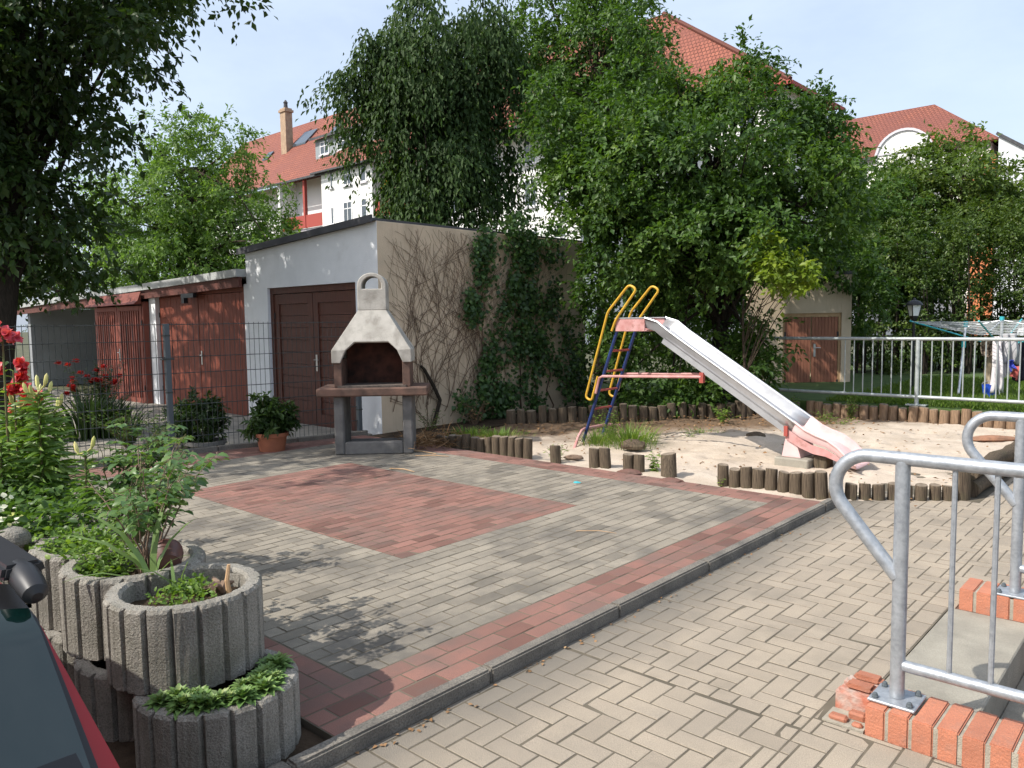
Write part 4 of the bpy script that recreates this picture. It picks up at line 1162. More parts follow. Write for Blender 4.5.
D0 = at(1000, 372, 12.9); cx, cy = D0.x, D0.y
dr = thing('rotary_dryer', (cx, cy, .25), 'rotary clothes dryer with turquoise arms and grey lines on the lawn', 'clothes dryer')
mb = MB(); mb.tube([(cx,cy,.2),(cx,cy,1.52)], .025, 10); mb.build('pole', M['alu'], dr, smooth=True)
mb = MB(); mb.tube([(cx,cy,1.50),(cx,cy,1.56)], .035, 10); mb.tube([(cx,cy,.98),(cx,cy,1.10)], .045, 10); mb.build('hub', M['teal'], dr, smooth=True)
tips = []
for k in range(4):
    a = rad(18+90*k)-.35; d = Vector((math.cos(a), math.sin(a), 0))
    tip = Vector((cx,cy,1.50))+d*1.42; tips.append(tip)
    mb = MB(); mb.tube([Vector((cx,cy,1.06))+d*.03, Vector((cx,cy,1.06)).lerp(tip,.5), tip], .013, 8); mb.build('arm', M['teal'], dr, smooth=True)
    mb = MB(); mb.tube([Vector((cx,cy,1.5)), Vector((cx,cy,1.34))+d*.75], .008, 6); mb.build('strut', M['alu'], dr, smooth=True)
mb = MB()
for k in range(4):
    for q in range(9):
        f = .34+.08*q; base = Vector((cx,cy,1.06))
        a_, b_ = base.lerp(tips[k], f), base.lerp(tips[(k+1)%4], f); a_.z = b_.z = 1.17+.32*f
        mb.tube([a_, (a_+b_)/2-Vector((0,0,.02)), b_], .0045, 4, cap=False)
mb.build('washing_line', M['line'], dr)
# second support stand seen in front (folding prop)
q0 = at(958, 398, 12.7); q1 = at(966, 322, 12.9)
pr = thing('line_prop', (q0.x, q0.y, .25), 'grey leaning line prop with turquoise clips beside the dryer', 'clothes prop')
mb = MB(); mb.tube([(q0.x,q0.y,.24), q1], .02, 8); mb.build('pole', M['alu'], pr, smooth=True)
for f in (.7, .97):
    mb = MB(); c = Vector((q0.x,q0.y,.25)).lerp(q1, f); mb.tube([c-Vector((0,0,.05)), c+Vector((0,0,.05))], .034, 8); mb.build('clip', M['teal'], pr, smooth=True)

def cloth(name, label, cat, px, D, w, ztop, zbot, mt, folds=3, flare=0):
    c = at(px, 350, D); d = Vector((Rt.x, Rt.y, 0)); n = Vector((Fw.x, Fw.y, 0)).normalized()
    W_, H_ = 22, 16; vs = []; ph = random.uniform(0,6)
    for j in range(H_+1):
        v = j/H_; z = ztop+(zbot-ztop)*v
        for i in range(W_+1):
            u = i/W_-.5; ww = w*(1+flare*v)*(1-.12*math.sin(v*3+ph))
            q = Vector((c.x,c.y,0))+d*u*ww+n*(.05*math.sin(u*6.28*folds+ph+v*1.2)*(.4+.6*v)+.03*math.sin(v*5+ph))
            vs.append((q.x,q.y,z+.03*math.sin(u*5+ph)*v))
    fs = [(j*(W_+1)+i, j*(W_+1)+i+1, (j+1)*(W_+1)+i+1, (j+1)*(W_+1)+i) for j in range(H_) for i in range(W_)]
    mb = MB(); mb.add(vs, fs); o = mb.build(name, mt, None, smooth=True); solid(o, .012, 0)
    return tag(o, label, cat, 'laundry on the rotary dryer')
cloth('laundry', 'patterned khaki garment bunched on the dryer above the blue bucket', 'laundry', 988, 12.75, .24, 1.22, .92, M['cloth_khaki'], 2)
cloth('laundry', 'khaki trouser leg hanging down above the blue bucket', 'laundry', 991.5, 12.8, .15, .93, .42, mat('khaki_cotton', (.36,.29,.2), rough=.95), 1)
cloth('laundry', 'long pale pinkish towel hanging from the dryer', 'laundry', 998.5, 12.55, .15, 1.24, .34, M['cloth_white'], 2, .4)
cloth('laundry', 'white shirt hanging on the dryer right of the long towel', 'laundry', 1006, 12.7, .18, 1.15, .60, M['cloth_white'], 2, .3)
cloth('laundry', 'light grey shirt hanging highest on the dryer', 'laundry', 1011, 12.6, .26, 1.28, .80, M['cloth_grey'], 2)
cloth('laundry', 'dark garment hanging at the right edge of the dryer', 'laundry', 1019, 12.8, .2, 1.22, .5, M['cloth_dark'], 2)
cloth('laundry', 'small blue cloth hanging below the grey shirt', 'laundry', 1011.5, 12.45, .10, .86, .70, M['cloth_blue'], 1)
cloth('laundry', 'small red cloth hanging at the right of the blue one', 'laundry', 1017, 12.45, .09, .76, .56, M['cloth_red'], 1)
cloth('laundry', 'mustard yellow garment at the far right of the dryer', 'laundry', 1024, 12.9, .14, 1.16, .85, M['cloth_yellow'], 1)
b0 = at(989, 398, 12.7); mb = MB(); mb.lathe([(.085,.25),(.11,.45),(.116,.455),(.106,.455),(.08,.27)], (b0.x,b0.y,0), 18)
bu = thing('bucket', (b0.x, b0.y, .25), 'blue plastic bucket standing on the lawn under the laundry', 'bucket'); mb.build('pail', M['bucket'], bu, smooth=True)
mb = MB(); mb.tube([(b0.x+.11*math.cos(a), b0.y+.11*math.sin(a)*.4, .45+.06*math.sin(a)) for a in np.linspace(0,math.pi,9)], .005, 5); mb.build('handle', M['metal'], bu)
# ---------------------------------------------------------------- small plants
def rv(n): return rng.normal(size=(n,3))
def bush(name, label, cat, base, h, spread, nst, leaf, lw, lm, mstem, per=5, group=None, tpl=LEAF8, start=.25, lean=(0,0), droop=.2, leaflets=0, flowers=None):
    """stems from one foot, leaves (or leaflets on stalks) along them"""
    base = Vector(base); root = thing(name, base, label, cat, group)
    P=[];A=[];Nn=[];Ls=[]; mb = MB(); tips = []
    for s in range(nst):
        a = random.uniform(0,6.28); f = random.uniform(.25,1)
        top = base+Vector((math.cos(a)*spread*f+lean[0], math.sin(a)*spread*f+lean[1], h*random.uniform(.6,1)*(1.05-.25*f)))
        mid = base.lerp(top,.5)+Vector((-math.cos(a)*spread*.18, -math.sin(a)*spread*.18, .06*h))
        b0 = base+Vector((math.cos(a)*.03, math.sin(a)*.03, 0)); pts = []
        for i in range(9):
            t = i/8; pts.append(b0*(1-t)**2+mid*2*t*(1-t)+top*t*t+Vector((random.gauss(0,.006),random.gauss(0,.006),0)))
        mb.tube(pts, [max(.0018, .007*h**.5*(1-.8*i/8)) for i in range(9)], 5); tips.append(top)
        k = max(3, int(per*h/.3))
        for i in range(k):
            t = start+(1-start)*(i+random.random())/k
            p = pts[min(8,int(t*8))].lerp(pts[min(8,int(t*8)+1)], t*8-int(t*8)) if t < 1 else pts[8]
            ang = random.uniform(0,6.28)
            d = Vector((math.cos(ang), math.sin(ang), random.uniform(-.15,.5))).normalized()
            if leaflets:
                st_ = leaf*random.uniform(1.2,2); e = p+d*st_-Vector((0,0,st_*droop))
                mb.tube([p, p.lerp(e,.5)+Vector((0,0,.01)), e], .0013, 4, cap=False)
                sd = d.cross(Vector((0,0,1))).normalized()
                for (q, dd) in [(e, d)]+[(p.lerp(e,.35+.35*j), (d*.5+sd*sg).normalized()) for j in range(leaflets//2) for sg in (-1,1)]:
                    P.append(q); A.append(dd-Vector((0,0,droop))); Nn.append(Vector((0,0,1))+d*.25+Vector(rng.normal(size=3))*.25); Ls.append(leaf*random.uniform(.75,1.2))
            else:
                P.append(p); A.append(d-Vector((0,0,droop))); Nn.append(Vector((0,0,1))+d*.3+Vector(rng.normal(size=3))*.3); Ls.append(leaf*random.uniform(.6,1.2))
    mb.build('stem', mstem, root, smooth=True)
    Ls = np.array(Ls)
    foliage('leaves', lm, root, np.array([tuple(p) for p in P]), np.array([tuple(p) for p in A]), np.array([tuple(p) for p in Nn]), Ls, Ls*lw, tpl)
    if flowers:
        cnt, r, fm, where = flowers
        FP=[];FA=[];FN=[]
        for q in range(cnt):
            c = random.choice(tips)+Vector((random.gauss(0,r),random.gauss(0,r),random.gauss(0,r)))
            for j in range(12):
                a = j*2.4; el = .2+.1*j
                FP.append(c); FA.append((math.cos(a)*math.cos(el), math.sin(a)*math.cos(el), math.sin(el))); FN.append((-math.cos(a)*math.sin(el), -math.sin(a)*math.sin(el), math.cos(el)))
        foliage('flower', fm, root, FP, FA, FN, r*1.4, r*1.5, LEAF8)
    return root
def tuft(name, label, cat, base, h, n, spread, lm, w=.006, group=None, bend=.5, lean=(0,0)):
    base = np.array(base, float); a = rng.uniform(0,6.28,n); s = rng.random(n)
    P = base+np.column_stack([np.cos(a)*spread*s, np.sin(a)*spread*s, np.zeros(n)])
    A = np.column_stack([np.cos(a)*bend*rng.random(n)+lean[0], np.sin(a)*bend*rng.random(n)+lean[1], np.ones(n)])
    Nn = np.column_stack([-np.cos(a), -np.sin(a), np.full(n,.4)])+rv(n)*.2
    return tag(foliage(name, lm, None, P, A, Nn, h*rng.uniform(.5,1.05,n), w*rng.uniform(.7,1.3,n)*2, BLADE), label, cat, group)
def lily(label, base, h, leaf, nl, buds, group='lilies in the flower bed', fm=None, lean=(0,0)):
    base = Vector(base); root = thing('lily', base, label, 'lily', group)
    top = base+Vector((lean[0],lean[1],h)); mb = MB(); mb.tube([base, base.lerp(top,.5)+Vector((.01,-.01,0)), top], [.008,.007,.005], 6); mb.build('stem', M['stem'], root, smooth=True)
    P=[];A=[];Nn=[];Ls=[]
    for i in range(nl):
        t = .08+.9*i/nl; a = i*2.399; e = .18+.45*t+random.gauss(0,.08)
        d = Vector((math.cos(a), math.sin(a), e-.25)); P.append(base.lerp(top,t)); A.append(d); Nn.append(Vector((-math.cos(a)*e+random.gauss(0,.8),-math.sin(a)*e+random.gauss(0,.8),.8))); Ls.append(leaf*(1.15-.45*t)*random.uniform(.8,1.15))
    Ls = np.array(Ls); foliage('leaves', L_['lily'], root, [tuple(p) for p in P], [tuple(p) for p in A], [tuple(p) for p in Nn], Ls, Ls*.15, BLADE)
    bm_ = MB()
    P=[];A=[];Nn=[]
    for i in range(buds):
        a = i*6.28/max(1,buds)+.4; o = top+Vector((math.cos(a)*.05, math.sin(a)*.05, random.uniform(-.02,.05)))
        bm_.tube([top, o, o+Vector((math.cos(a)*.012,math.sin(a)*.012,.022)), o+Vector((math.cos(a)*.02,math.sin(a)*.02,.055)), o+Vector((math.cos(a)*.024,math.sin(a)*.024,.07))], [.003,.006,.012,.010,.002], 7)
    if buds: bm_.build('bud', mat('lily_bud_skin', (.42,.45,.12), (.62,.55,.22), 12, rough=.5), root, smooth=True)
    if fm:
        for q in range(fm[1]):
            c = top+Vector((random.gauss(0,.035), random.gauss(0,.035), random.uniform(-.13,.04)))
            for j in range(11):
                a = j*1.047+q; tx_ = Vector((math.cos(a), math.sin(a), random.uniform(.1,1.4))); tx_.rotate(Matrix.Rotation(rad(70), 3, Vector((math.cos(q*2.1+4), math.sin(q*2.1+4), 0)))); P.append(c); A.append(tuple(tx_)); Nn.append((random.gauss(0,.4)+.4,random.gauss(0,.4)-.6,.7))
        foliage('flower', L_[fm[0]], root, P, A, Nn, .05, .048, LEAF8)
    return root

ZB = .53
ux2, uy2 = PL['up2']
# rose bush leaning over the paving
bush('rose_bush', 'leafy rose bush with bare woody stems leaning over the grey paving', 'rose bush', (ux2+.05, uy2+.03, ZB), .62, .34, 11, .05, .62, L_['rose'], M['deadwood'], per=3.2, leaflets=4, start=.5, lean=(-.08,.10), droop=.3)
bush('rose_bush', 'young rose shoots with pale leaves left of the bare-stemmed rose bush', 'rose bush', (ux2-.28, uy2+.06, ZB), .60, .28, 10, .055, .6, L_['rose'], M['stem'], per=4, leaflets=4, start=.3, lean=(-.1,.25), droop=.25)
# long blades
def blades(label, base, spec):
    root = thing('blade_plant', base, label, 'plant'); P=[];A=[];Nn=[];Ls=[];W=[]
    b = Vector(base)
    for (az, el, L, w) in spec:
        d = Vector((math.cos(az)*math.cos(el), math.sin(az)*math.cos(el), math.sin(el)))
        P.append(tuple(b+Vector((random.gauss(0,.012),random.gauss(0,.012),0)))); A.append(tuple(d)); Nn.append((-math.cos(az)*math.sin(el),-math.sin(az)*math.sin(el),math.cos(el))); Ls.append(L); W.append(w)
    foliage('leaves', L_['blade'], root, P, A, Nn, Ls, W, BLADE); return root
blades('long strap-leaved plant arching left over the planters', (ux-.23, uy-.02, .55), [(3.9,.75,.46,.03),(3.6,1.0,.42,.03),(1.6,1.15,.30,.024),(2.4,1.25,.36,.028),(4.4,.5,.30,.02),(.6,.9,.22,.018),(5.6,.8,.16,.016),(3.2,.6,.3,.02)])
blades('short curled strap leaves at the left rim of the upper front planter', (ux-.10, uy+.02, .54), [(.8,1.3,.2,.016),(2.8,1.0,.16,.014),(5.2,.9,.13,.012),(4.0,.8,.2,.013)])
def cover(name, label, cat, pts, n, leaf, lm, z0, hgt=.05, lw=.6, tpl=LEAF8, group=None):
    P=[]
    for _ in range(n):
        (x,y,r) = random.choice(pts); a = random.uniform(0,6.28); q = r*math.sqrt(random.random())
        P.append((x+q*math.cos(a), y+q*math.sin(a), z0+random.random()**1.5*hgt))
    A = rv(n); A[:,2] = abs(A[:,2])*.6; Nn = rv(n)*.5+np.array([0,0,1])
    Ls = leaf*rng.uniform(.6,1.3,n)
    return tag(foliage(name, lm, None, P, A, Nn, Ls, Ls*lw, tpl), label, cat, group)
cover('ground_cover', 'small bright green herb in the upper front planter', 'herb', [(ux+.02,uy-.02,.13),(ux-.08,uy+.05,.08)], 420, .022, L_['weed'], ZB+.005, .05)
cover('ground_cover', 'bright green ferny cover in the planter under the rose bush', 'herb', [(ux2-.1,uy2-.08,.13),(PL['up3'][0]+.1,PL['up3'][1]-.05,.2),(PL['up3'][0]-.05,PL['up3'][1]-.1,.16)], 1500, .03, L_['weed'], ZB, .13)
cover('ground_cover', 'round-leaved cover at the left edge behind the car roof', 'herb', [(-4.35,1.15,.28),(-4.8,1.2,.35),(-5.2,1.2,.3)], 1600, .042, L_['mid'], .52, .22, .8)
cover('white_flowers', 'few small white flowers at the left edge behind the car roof', 'flowers', [(-4.25,1.02,.12),(-4.5,1.05,.15)], 60, .028, L_['whitef'], .68, .08, .9)
# the bed of tall flowers at the left
cl = []
for (px,py,D,ztop,lf,nl,bd) in [(28,500,4.7,1.14,.17,150,4),(46,510,4.5,1.24,.16,160,5),(60,505,4.75,1.10,.15,130,3),(12,505,4.9,1.08,.16,130,0),(88,500,4.4,.90,.10,70,2),(38,500,5.2,1.12,.16,120,4),(5,510,4.4,.98,.15,120,0)]:
    p = at(px,py,D); p.z = .45
    lab = {28:'lily with long narrow leaves and pale buds, in front of the red blooms',46:'tallest lily with a cluster of cream buds on top',60:'lily with yellow-green buds, right of the tallest one',12:'leafy lily without buds under the red blooms',88:'short single lily shoot right of the tall lilies',38:'lily behind the tallest one, with cream buds',5:'leafy lily cut off by the left photo edge'}[px]
    lily(lab, p, ztop-.45, lf, int(nl*1.5), bd)
for (px,py,D,zt,fm,lab) in [(3,345,4.4,1.58,('pinkred',7),'tall plant with pink-red blooms at the left photo edge, topmost blooms'),(14,380,4.6,1.36,('red',10),'plant with bright red blooms below the pink-red ones'),(27,395,4.8,1.24,('red',6),'plant with dark red blooms next to the lily buds')]:
    p = at(px,py,D); p.z = .45
    lily(lab, p, zt-.45, .12, 26, 0, group='red-flowering plants in the bed', fm=fm)
p = at(105,470,4.6); bush('arching_shrub', 'pinnate-leaved shrub shoot arching right above the lilies', 'shrub', (p.x,p.y,.4), .72, .35, 9, .055, .5, L_['rose'], M['stem'], per=5, leaflets=6, lean=(.05,.2), droop=.2)
cover('leafy_mass', 'dense low greenery filling the bed under the lilies', 'shrub', [(-4.6,1.5,.4),(-5.1,1.5,.5),(-5.6,1.3,.5),(-4.2,1.45,.3),(-6.2,1.3,.6),(-7.0,1.2,.6)], 5200, .06, L_['mid'], .1, .62, .5)

# behind the mesh fence
p = at(272, 441, 9.6)
def pot_plant(label, base, pr, ph, potm, h, leaf, n, lm, cat='potted plant', r=.3):
    base = Vector(base); root = thing('potted_plant', base, label, cat)
    mb = MB(); mb.lathe([(pr*.75,0),(pr*.95,ph-.05),(pr*1.06,ph-.045),(pr*1.06,ph),(pr*.94,ph),(pr*.9,ph-.04)], tuple(base), 20); mb.build('pot', potm, root, smooth=True)
    c = [(base.x, base.y, base.z+ph+h*.5, r, r, h*.5)]
    P,A,Nn,R,C = crown_points(c, n, .13, 6, 7, droop=.3, shell=.2)
    L = leaf*rng.uniform(.7,1.3,len(P)); foliage('leaves', lm, root, P, A, Nn, L, L*.42, LEAF4, R)
    mb = MB()
    for q in C[:14]: mb.tube([base+Vector((0,0,ph-.05)), (base+Vector((0,0,ph))).lerp(Vector(q),.5), Vector(q)], .006, 5)
    mb.build('stem', M['stem'], root)
pot_plant('bushy dark plant in a terracotta pot in front of the dark garage door', (p.x,p.y,.005), .19, .27, M['terracotta'], .42, .085, 60, L_['dark'], r=.22)  # dark leaf colour stands in for shade on the potted plants
p = at(206, 446, 9.9)
pot_plant('tall leafy plant in a low grey tub behind the fence post', (p.x,p.y,.005), .24, .14, M['potgrey'], .62, .07, 52, L_['dark'], r=.25)
p = at(186, 446, 10.0)
pot_plant('loose dark plant in a grey tub nearest the fence post', (p.x,p.y,.005), .2, .12, M['potgrey'], .5, .06, 40, L_['dark'], r=.24)
p = at(128, 440, 10.3); bush('shrub', 'dark trailing shrub in front of the red slatted closet', 'shrub', (p.x,p.y,.0), .62, .6, 40, .06, .6, L_['deep'], M['stem'], per=7, start=.1, tpl=LEAF4)
p = at(158, 446, 9.9); bush('shrub', 'low shrub against the mesh fence left of the post', 'shrub', (p.x,p.y,.0), .5, .4, 26, .06, .6, L_['deep'], M['stem'], per=7, start=.1, tpl=LEAF4)
p = at(84, 432, 12.0); bush('red_rose', 'rose bush with red blooms behind the fence before the white wall', 'rose bush', (p.x,p.y,0), 1.12, .45, 34, .06, .62, L_['dark'], M['stem'], per=6, start=.3, tpl=LEAF4, flowers=(22,.055,L_['red'],0))
p = at(108, 432, 12.4); bush('shrub', 'dark climbing shrub beside the left jamb of the slatted closet', 'shrub', (p.x,p.y,0), 1.3, .3, 26, .07, .6, L_['dark'], M['stem'], per=6, start=.1, tpl=LEAF4)
p = at(92, 432, 11.2); tuft('iris', 'clump of upright iris leaves below the red roses', 'iris', (p.x,p.y,0), .75, 170, .4, L_['dark'], w=.018, bend=.35)  # both iris clumps take the dark leaf colour in place of shade
p = at(118, 434, 11.4); tuft('iris', 'clump of upright iris leaves right of the red roses', 'iris', (p.x,p.y,0), .6, 120, .3, L_['dark'], w=.016, bend=.4)

# weeds in and around the sand
GW = 'weeds in the sand pit'
def sandw(px, py, h, sp, n, label, leaf=.045, mt='weed', lw=.4):
    c = at(px, py, 1); t = EYE/(EYE-c.z); q = Vector((c.x*t, c.y*t, 0))
    bush('weed', label, 'weed', (q.x,q.y,0), h, sp, n, leaf, lw, L_[mt], M['stem'], per=8, start=.1, tpl=LEAF4, group=GW)
sandw(655, 474, .26, .12, 12, 'leafy weed leaning against the tilted log stump', .06, lw=.5)
sandw(557, 460, .2, .2, 16, 'low weed right of the lone log post', .05)
sandw(612, 442, .5, .16, 14, 'tall weed growing through the ladder foot', .05, lw=.3)
sandw(600, 436, .42, .12, 9, 'slim weed behind the blue ladder rail', .05, lw=.3)
sandw(851, 421, .50, .10, 9, 'tall willowherb in front of the back log posts, near the railing', .06, lw=.3)
sandw(795, 418, .42, .10, 8, 'tall weed before the shed door', .06, lw=.35)
sandw(722, 424, .3, .3, 18, 'leafy weed under the middle of the slide', .06)
sandw(823, 424, .25, .3, 18, 'low weed patch right of the slide by the logs', .05)
sandw(838, 427, .2, .35, 16, 'spreading weed patch below the willowherb', .05)
sandw(722, 486, .10, .10, 8, 'tiny weed at the left end of the slide-foot logs', .035)
sandw(862, 496, .16, .05, 5, 'small weed between logs behind the rail loop', .035)
sandw(808, 494, .13, .05, 5, 'tiny weed against the logs before the slide foot', .03)
sandw(690, 440, .16, .2, 10, 'small weed in the dry leaves under the slide', .04)
def sandtuft(px, py, h, n, sp, label):
    c = at(px, py, 1); t = EYE/(EYE-c.z)
    tuft('grass_tuft', label, 'grass', (c.x*t, c.y*t, 0), h, n, sp, L_['grass'], w=.004, bend=.8, group='grass tufts around the sand pit')
sandtuft(630, 446, .34, 420, .38, 'largest bright grass tuft, right of the ladder foot')
sandtuft(596, 444, .22, 200, .25, 'grass tuft between the feet of the ladder')
sandtuft(497, 440, .17, 420, .5, 'grass tuft behind the barbecue log row')
sandtuft(470, 436, .15, 220, .35, 'shaded grass tuft at the wall end of the log row')
sandtuft(700, 436, .12, 120, .3, 'sparse grass under the slide')
# fallen leaves, twigs and wood on the sand
nl = 2600; P = np.column_stack([rng.uniform(-7.9,-3.0,nl), rng.uniform(6.9,12.2,nl), np.zeros(nl)])
sel = (-.62*P[:,0]+.5*P[:,1]+rng.normal(0,.5,nl)) > 8.3
extra_ = np.column_stack([rng.uniform(-7,-1.8,420), rng.uniform(6.95,12.1,420), np.zeros(420)])
P = np.concatenate([P[sel], extra_]); P[:,2] = .022+.05*np.clip((P[:,1]-7.2)/3,0,1)
tag(foliage('leaf_litter', L_['litter'], None, P, rv(len(P))*np.array([1,1,.15]), rv(len(P))*.3+np.array([0,0,1]), .052*rng.uniform(.4,1.2,len(P)), .032), 'dry brown leaves scattered over the rear of the sand pit', 'fallen leaves', kind='stuff')
def gpt(px, py, z=0):
    c = at(px, py, 1); t = (EYE-z)/(EYE-c.z); return Vector((c.x*t, c.y*t, z))
def chunk(name, label, cat, px, py, size, mt, z=0, rz=0):
    q = gpt(px, py, z); mb = MB(); n = 9
    prof_ = [(.25,-.1),(.9,.05),(1,.35),(.8,.75),(.35,1.0)]; vs = []; fs = []
    for r, zz in prof_:
        for a in range(n): k = r*(1+random.gauss(0,.12)); vs.append((k*size[0]*math.cos(6.28*a/n), k*size[1]*math.sin(6.28*a/n), zz*size[2]))
    for i in range(4):
        for a in range(n): fs.append((i*n+a,i*n+(a+1)%n,(i+1)*n+(a+1)%n,(i+1)*n+a))
    fs.append(tuple(4*n+a for a in range(n)))
    mb.add(vs, fs); o = mb.build(name, M[mt], None, bevel=.003); o.location = q; o.rotation_euler.z = rz
    return tag(o, label, cat)
chunk('stone', 'dark stone lying in the sand under the slide', 'stone', 756, 441, (.15,.11,.12), 'log', .02, .6)
chunk('stone', 'dark wood stump lying in the sand right of the ladder', 'wood piece', 633, 449, (.16,.1,.12), 'log', .02, .4)
chunk('driftwood', 'flat reddish piece of wood on the sand inside the far rail loop', 'wood piece', 991, 441, (.34,.10,.07), 'rustwood', .02, YAW)
chunk('driftwood', 'small brown wood piece in the sand by the lone log', 'wood piece', 574, 459, (.12,.06,.05), 'deadwood', .0, .4)
chunk('litter', 'scrap of turquoise plastic on the grey paving', 'litter', 577, 483, (.035,.025,.015), 'teal', TZ, .4)
chunk('brick_piece', 'crumbled red paver at the terrace edge before the lower log pair', 'brick piece', 630, 474, (.13,.07,.05), 'paver_red', .03, .2)
chunk('brick_piece', 'crumbled red paver at the terrace edge by the leaning stump', 'brick piece', 672, 483, (.13,.06,.05), 'paver_red', .03, .2)
for (px,py,l,r,lab) in [(420,452,.5,.007,'thin twig on the paving right of the barbecue'),(402,470,.35,.006,'short twig on the red paving before the barbecue'),(432,456,.4,.006,'pale twig by the pile of dead plant stalks'),(596,532,.3,.003,'dry grass stalk on the grey paving')]:
    q = gpt(px, py, TZ+.008); a = random.uniform(0,.9); d = Vector((math.cos(a), math.sin(a), 0))*l
    mb = MB(); mb.tube([q-d/2, q+Vector((.01,.02,.008)), q+d/2], [r,r,r*.5], 5); tag(mb.build('twig', M['stake'], None), lab, 'twig')
# debris heap next to the barbecue
q = gpt(432, 446, .03); nP = 500
P = np.array(q)+rng.normal(size=(nP,3))*np.array([.22,.22,.0])+np.column_stack([np.zeros(nP),np.zeros(nP),.02+np.abs(rng.normal(0,.06,nP))])
tag(foliage('dead_stalks', L_['litter'], None, P, rv(nP)*np.array([1,1,.25]), rv(nP), rng.uniform(.08,.3,nP), .008, BLADE), 'heap of dry brown stalks between the barbecue and the log row', 'dead stalks')
q = gpt(788, 455)
# single leaves and scraps on the pavement
k0 = rng.uniform(1.5,6.3,70); P = np.column_stack([-2.31+np.abs(rng.normal(0,.03,70)), k0, np.full(70,.006)])
tag(foliage('leaf_scraps', L_['litter'], None, P, rv(70)*np.array([1,1,.1]), rv(70)*.3+np.array([0,0,1]), .022, .014, LEAF8), 'dry leaf scraps gathered along the foot of the kerb', 'fallen leaves', kind='stuff')

# ---------------------------------------------------------------- creepers on the beige wall
vn = thing('bare_creeper', (WX, 8.0, 0), 'bare brown creeper stems spreading over the beige garage wall', 'creeper')
mb = MB()
def grow(y, z, a, L, r, depth):
    pts = [(WX+.012, y, z)]; n = int(L/.09)
    for i in range(n):
        a += random.gauss(0,.2); a = max(-1.25, min(1.25, a*.97))
        y += math.sin(a)*.09; z += math.cos(a)*.09
        if z > 3.0 or y < 6.95 or y > 11.4: break
        pts.append((WX+.012+random.uniform(0,.012), y, z))
        if depth < 3 and random.random() < .16: grow(y, z, a+random.choice((-1,1))*random.uniform(.4,1.0), L*random.uniform(.25,.6), r*.65, depth+1)
    if len(pts) > 2: mb.tube(pts, [max(.0019, r*(1-.7*i/len(pts))) for i in range(len(pts))], 4, cap=False)
for k in range(46):
    y0_ = random.uniform(7.0,9.6); grow(y0_, random.uniform(.05,.5), random.gauss(0,.35), random.uniform(1.6,3.2), random.uniform(.003,.0068), 0)
for k in range(46):
    grow(random.uniform(7.0,10.8), random.uniform(.9,2.2), random.gauss(0,.5), random.uniform(.7,1.4), .0032, 1)
mb.build('stem', M['twig'], vn)
a_ = [(434,424),(440,400),(433,385),(424,369),(421,366)]
pts = [Vector((WX+.10-.012*i, 0, 0)) for i in range(5)]
r_ = []
for (px,py),v in zip(a_, pts):
    c = at(px,py,1)-Vector((0,0,EYE)); t = v.x/c.x; r_.append(Vector((v.x, c.y*t, EYE+c.z*t)))
mb = MB(); mb.tube(r_, [.034,.03,.028,.024,.018], 8); mb.build('trunk', M['bark_dark'], vn, smooth=True)
def onwall(px, py, off=0):
    c = at(px,py,1)-Vector((0,0,EYE)); t = (WX+off)/c.x; return (WX+off, c.y*t, EYE+c.z*t)
iv = thing('ivy', (WX, 9.5, 0), 'dark green ivy climbing the beige wall behind the log posts', 'ivy')
P=[]
def ivyblob(px0, px1, py0, py1, n, thick):
    cs_ = [(random.uniform(px0,px1), random.uniform(py0,py1)) for _ in range(max(3,n//55))]
    for _ in range(n):
        c = random.choice(cs_); x = c[0]+random.gauss(0,4.6); y = c[1]+random.gauss(0,8)
        P.append(onwall(x, y, .03+thick*random.random()**1.5))
ivyblob(476,492,236,300,560,.14); ivyblob(466,490,286,318,330,.16); ivyblob(510,532,228,300,950,.22); ivyblob(514,545,290,380,1150,.25)
ivyblob(486,508,340,372,300,.15); ivyblob(496,522,245,340,420,.15); ivyblob(540,575,300,360,420,.2); ivyblob(484,545,380,412,1200,.3); ivyblob(552,592,350,412,900,.4); ivyblob(500,560,222,236,420,.25); ivyblob(545,560,250,330,260,.15); ivyblob(450,480,400,420,200,.25); ivyblob(585,612,240,330,500,.4)
P = np.array(P); P = P[P[:,2] > .05]; n = len(P)
A = rv(n)*.6+np.array([.25,0,-.7]); Nn = rv(n)*.45+np.array([1,-.3,.5])
Ls = .075*rng.uniform(.6,1.3,n)
foliage('leaves', L_['ivy'], iv, P, A, Nn, Ls, Ls*.85, LEAF4)
mb = MB()
for (px0,py0,px1,py1) in [(486,418,480,240),(520,420,518,232),(532,420,540,236),(550,420,545,300),(500,420,492,330)]:
    mb.tube([onwall(px0+(px1-px0)*t+random.gauss(0,2), py0+(py1-py0)*t, .02) for t in np.linspace(0,1,9)], [.014*(1-.6*t) for t in np.linspace(0,1,9)], 5)
mb.build('stem', M['twig'], iv)
p = gpt(443, 428); bush('shrub', 'low yellow-green shrub at the foot of the beige wall beside the dead stalks', 'shrub', (-8.45, 7.5, 0), .36, .28, 14, .05, .55, L_['mid'], M['twig'], per=7, start=.15, tpl=LEAF4)
bush('shrub', 'reddish dry shrub at the wall foot left of the ivy', 'shrub', (-8.4, 8.35, 0), .5, .35, 18, .05, .5, L_['litter'], M['twig'], per=5, start=.2, tpl=LEAF4)
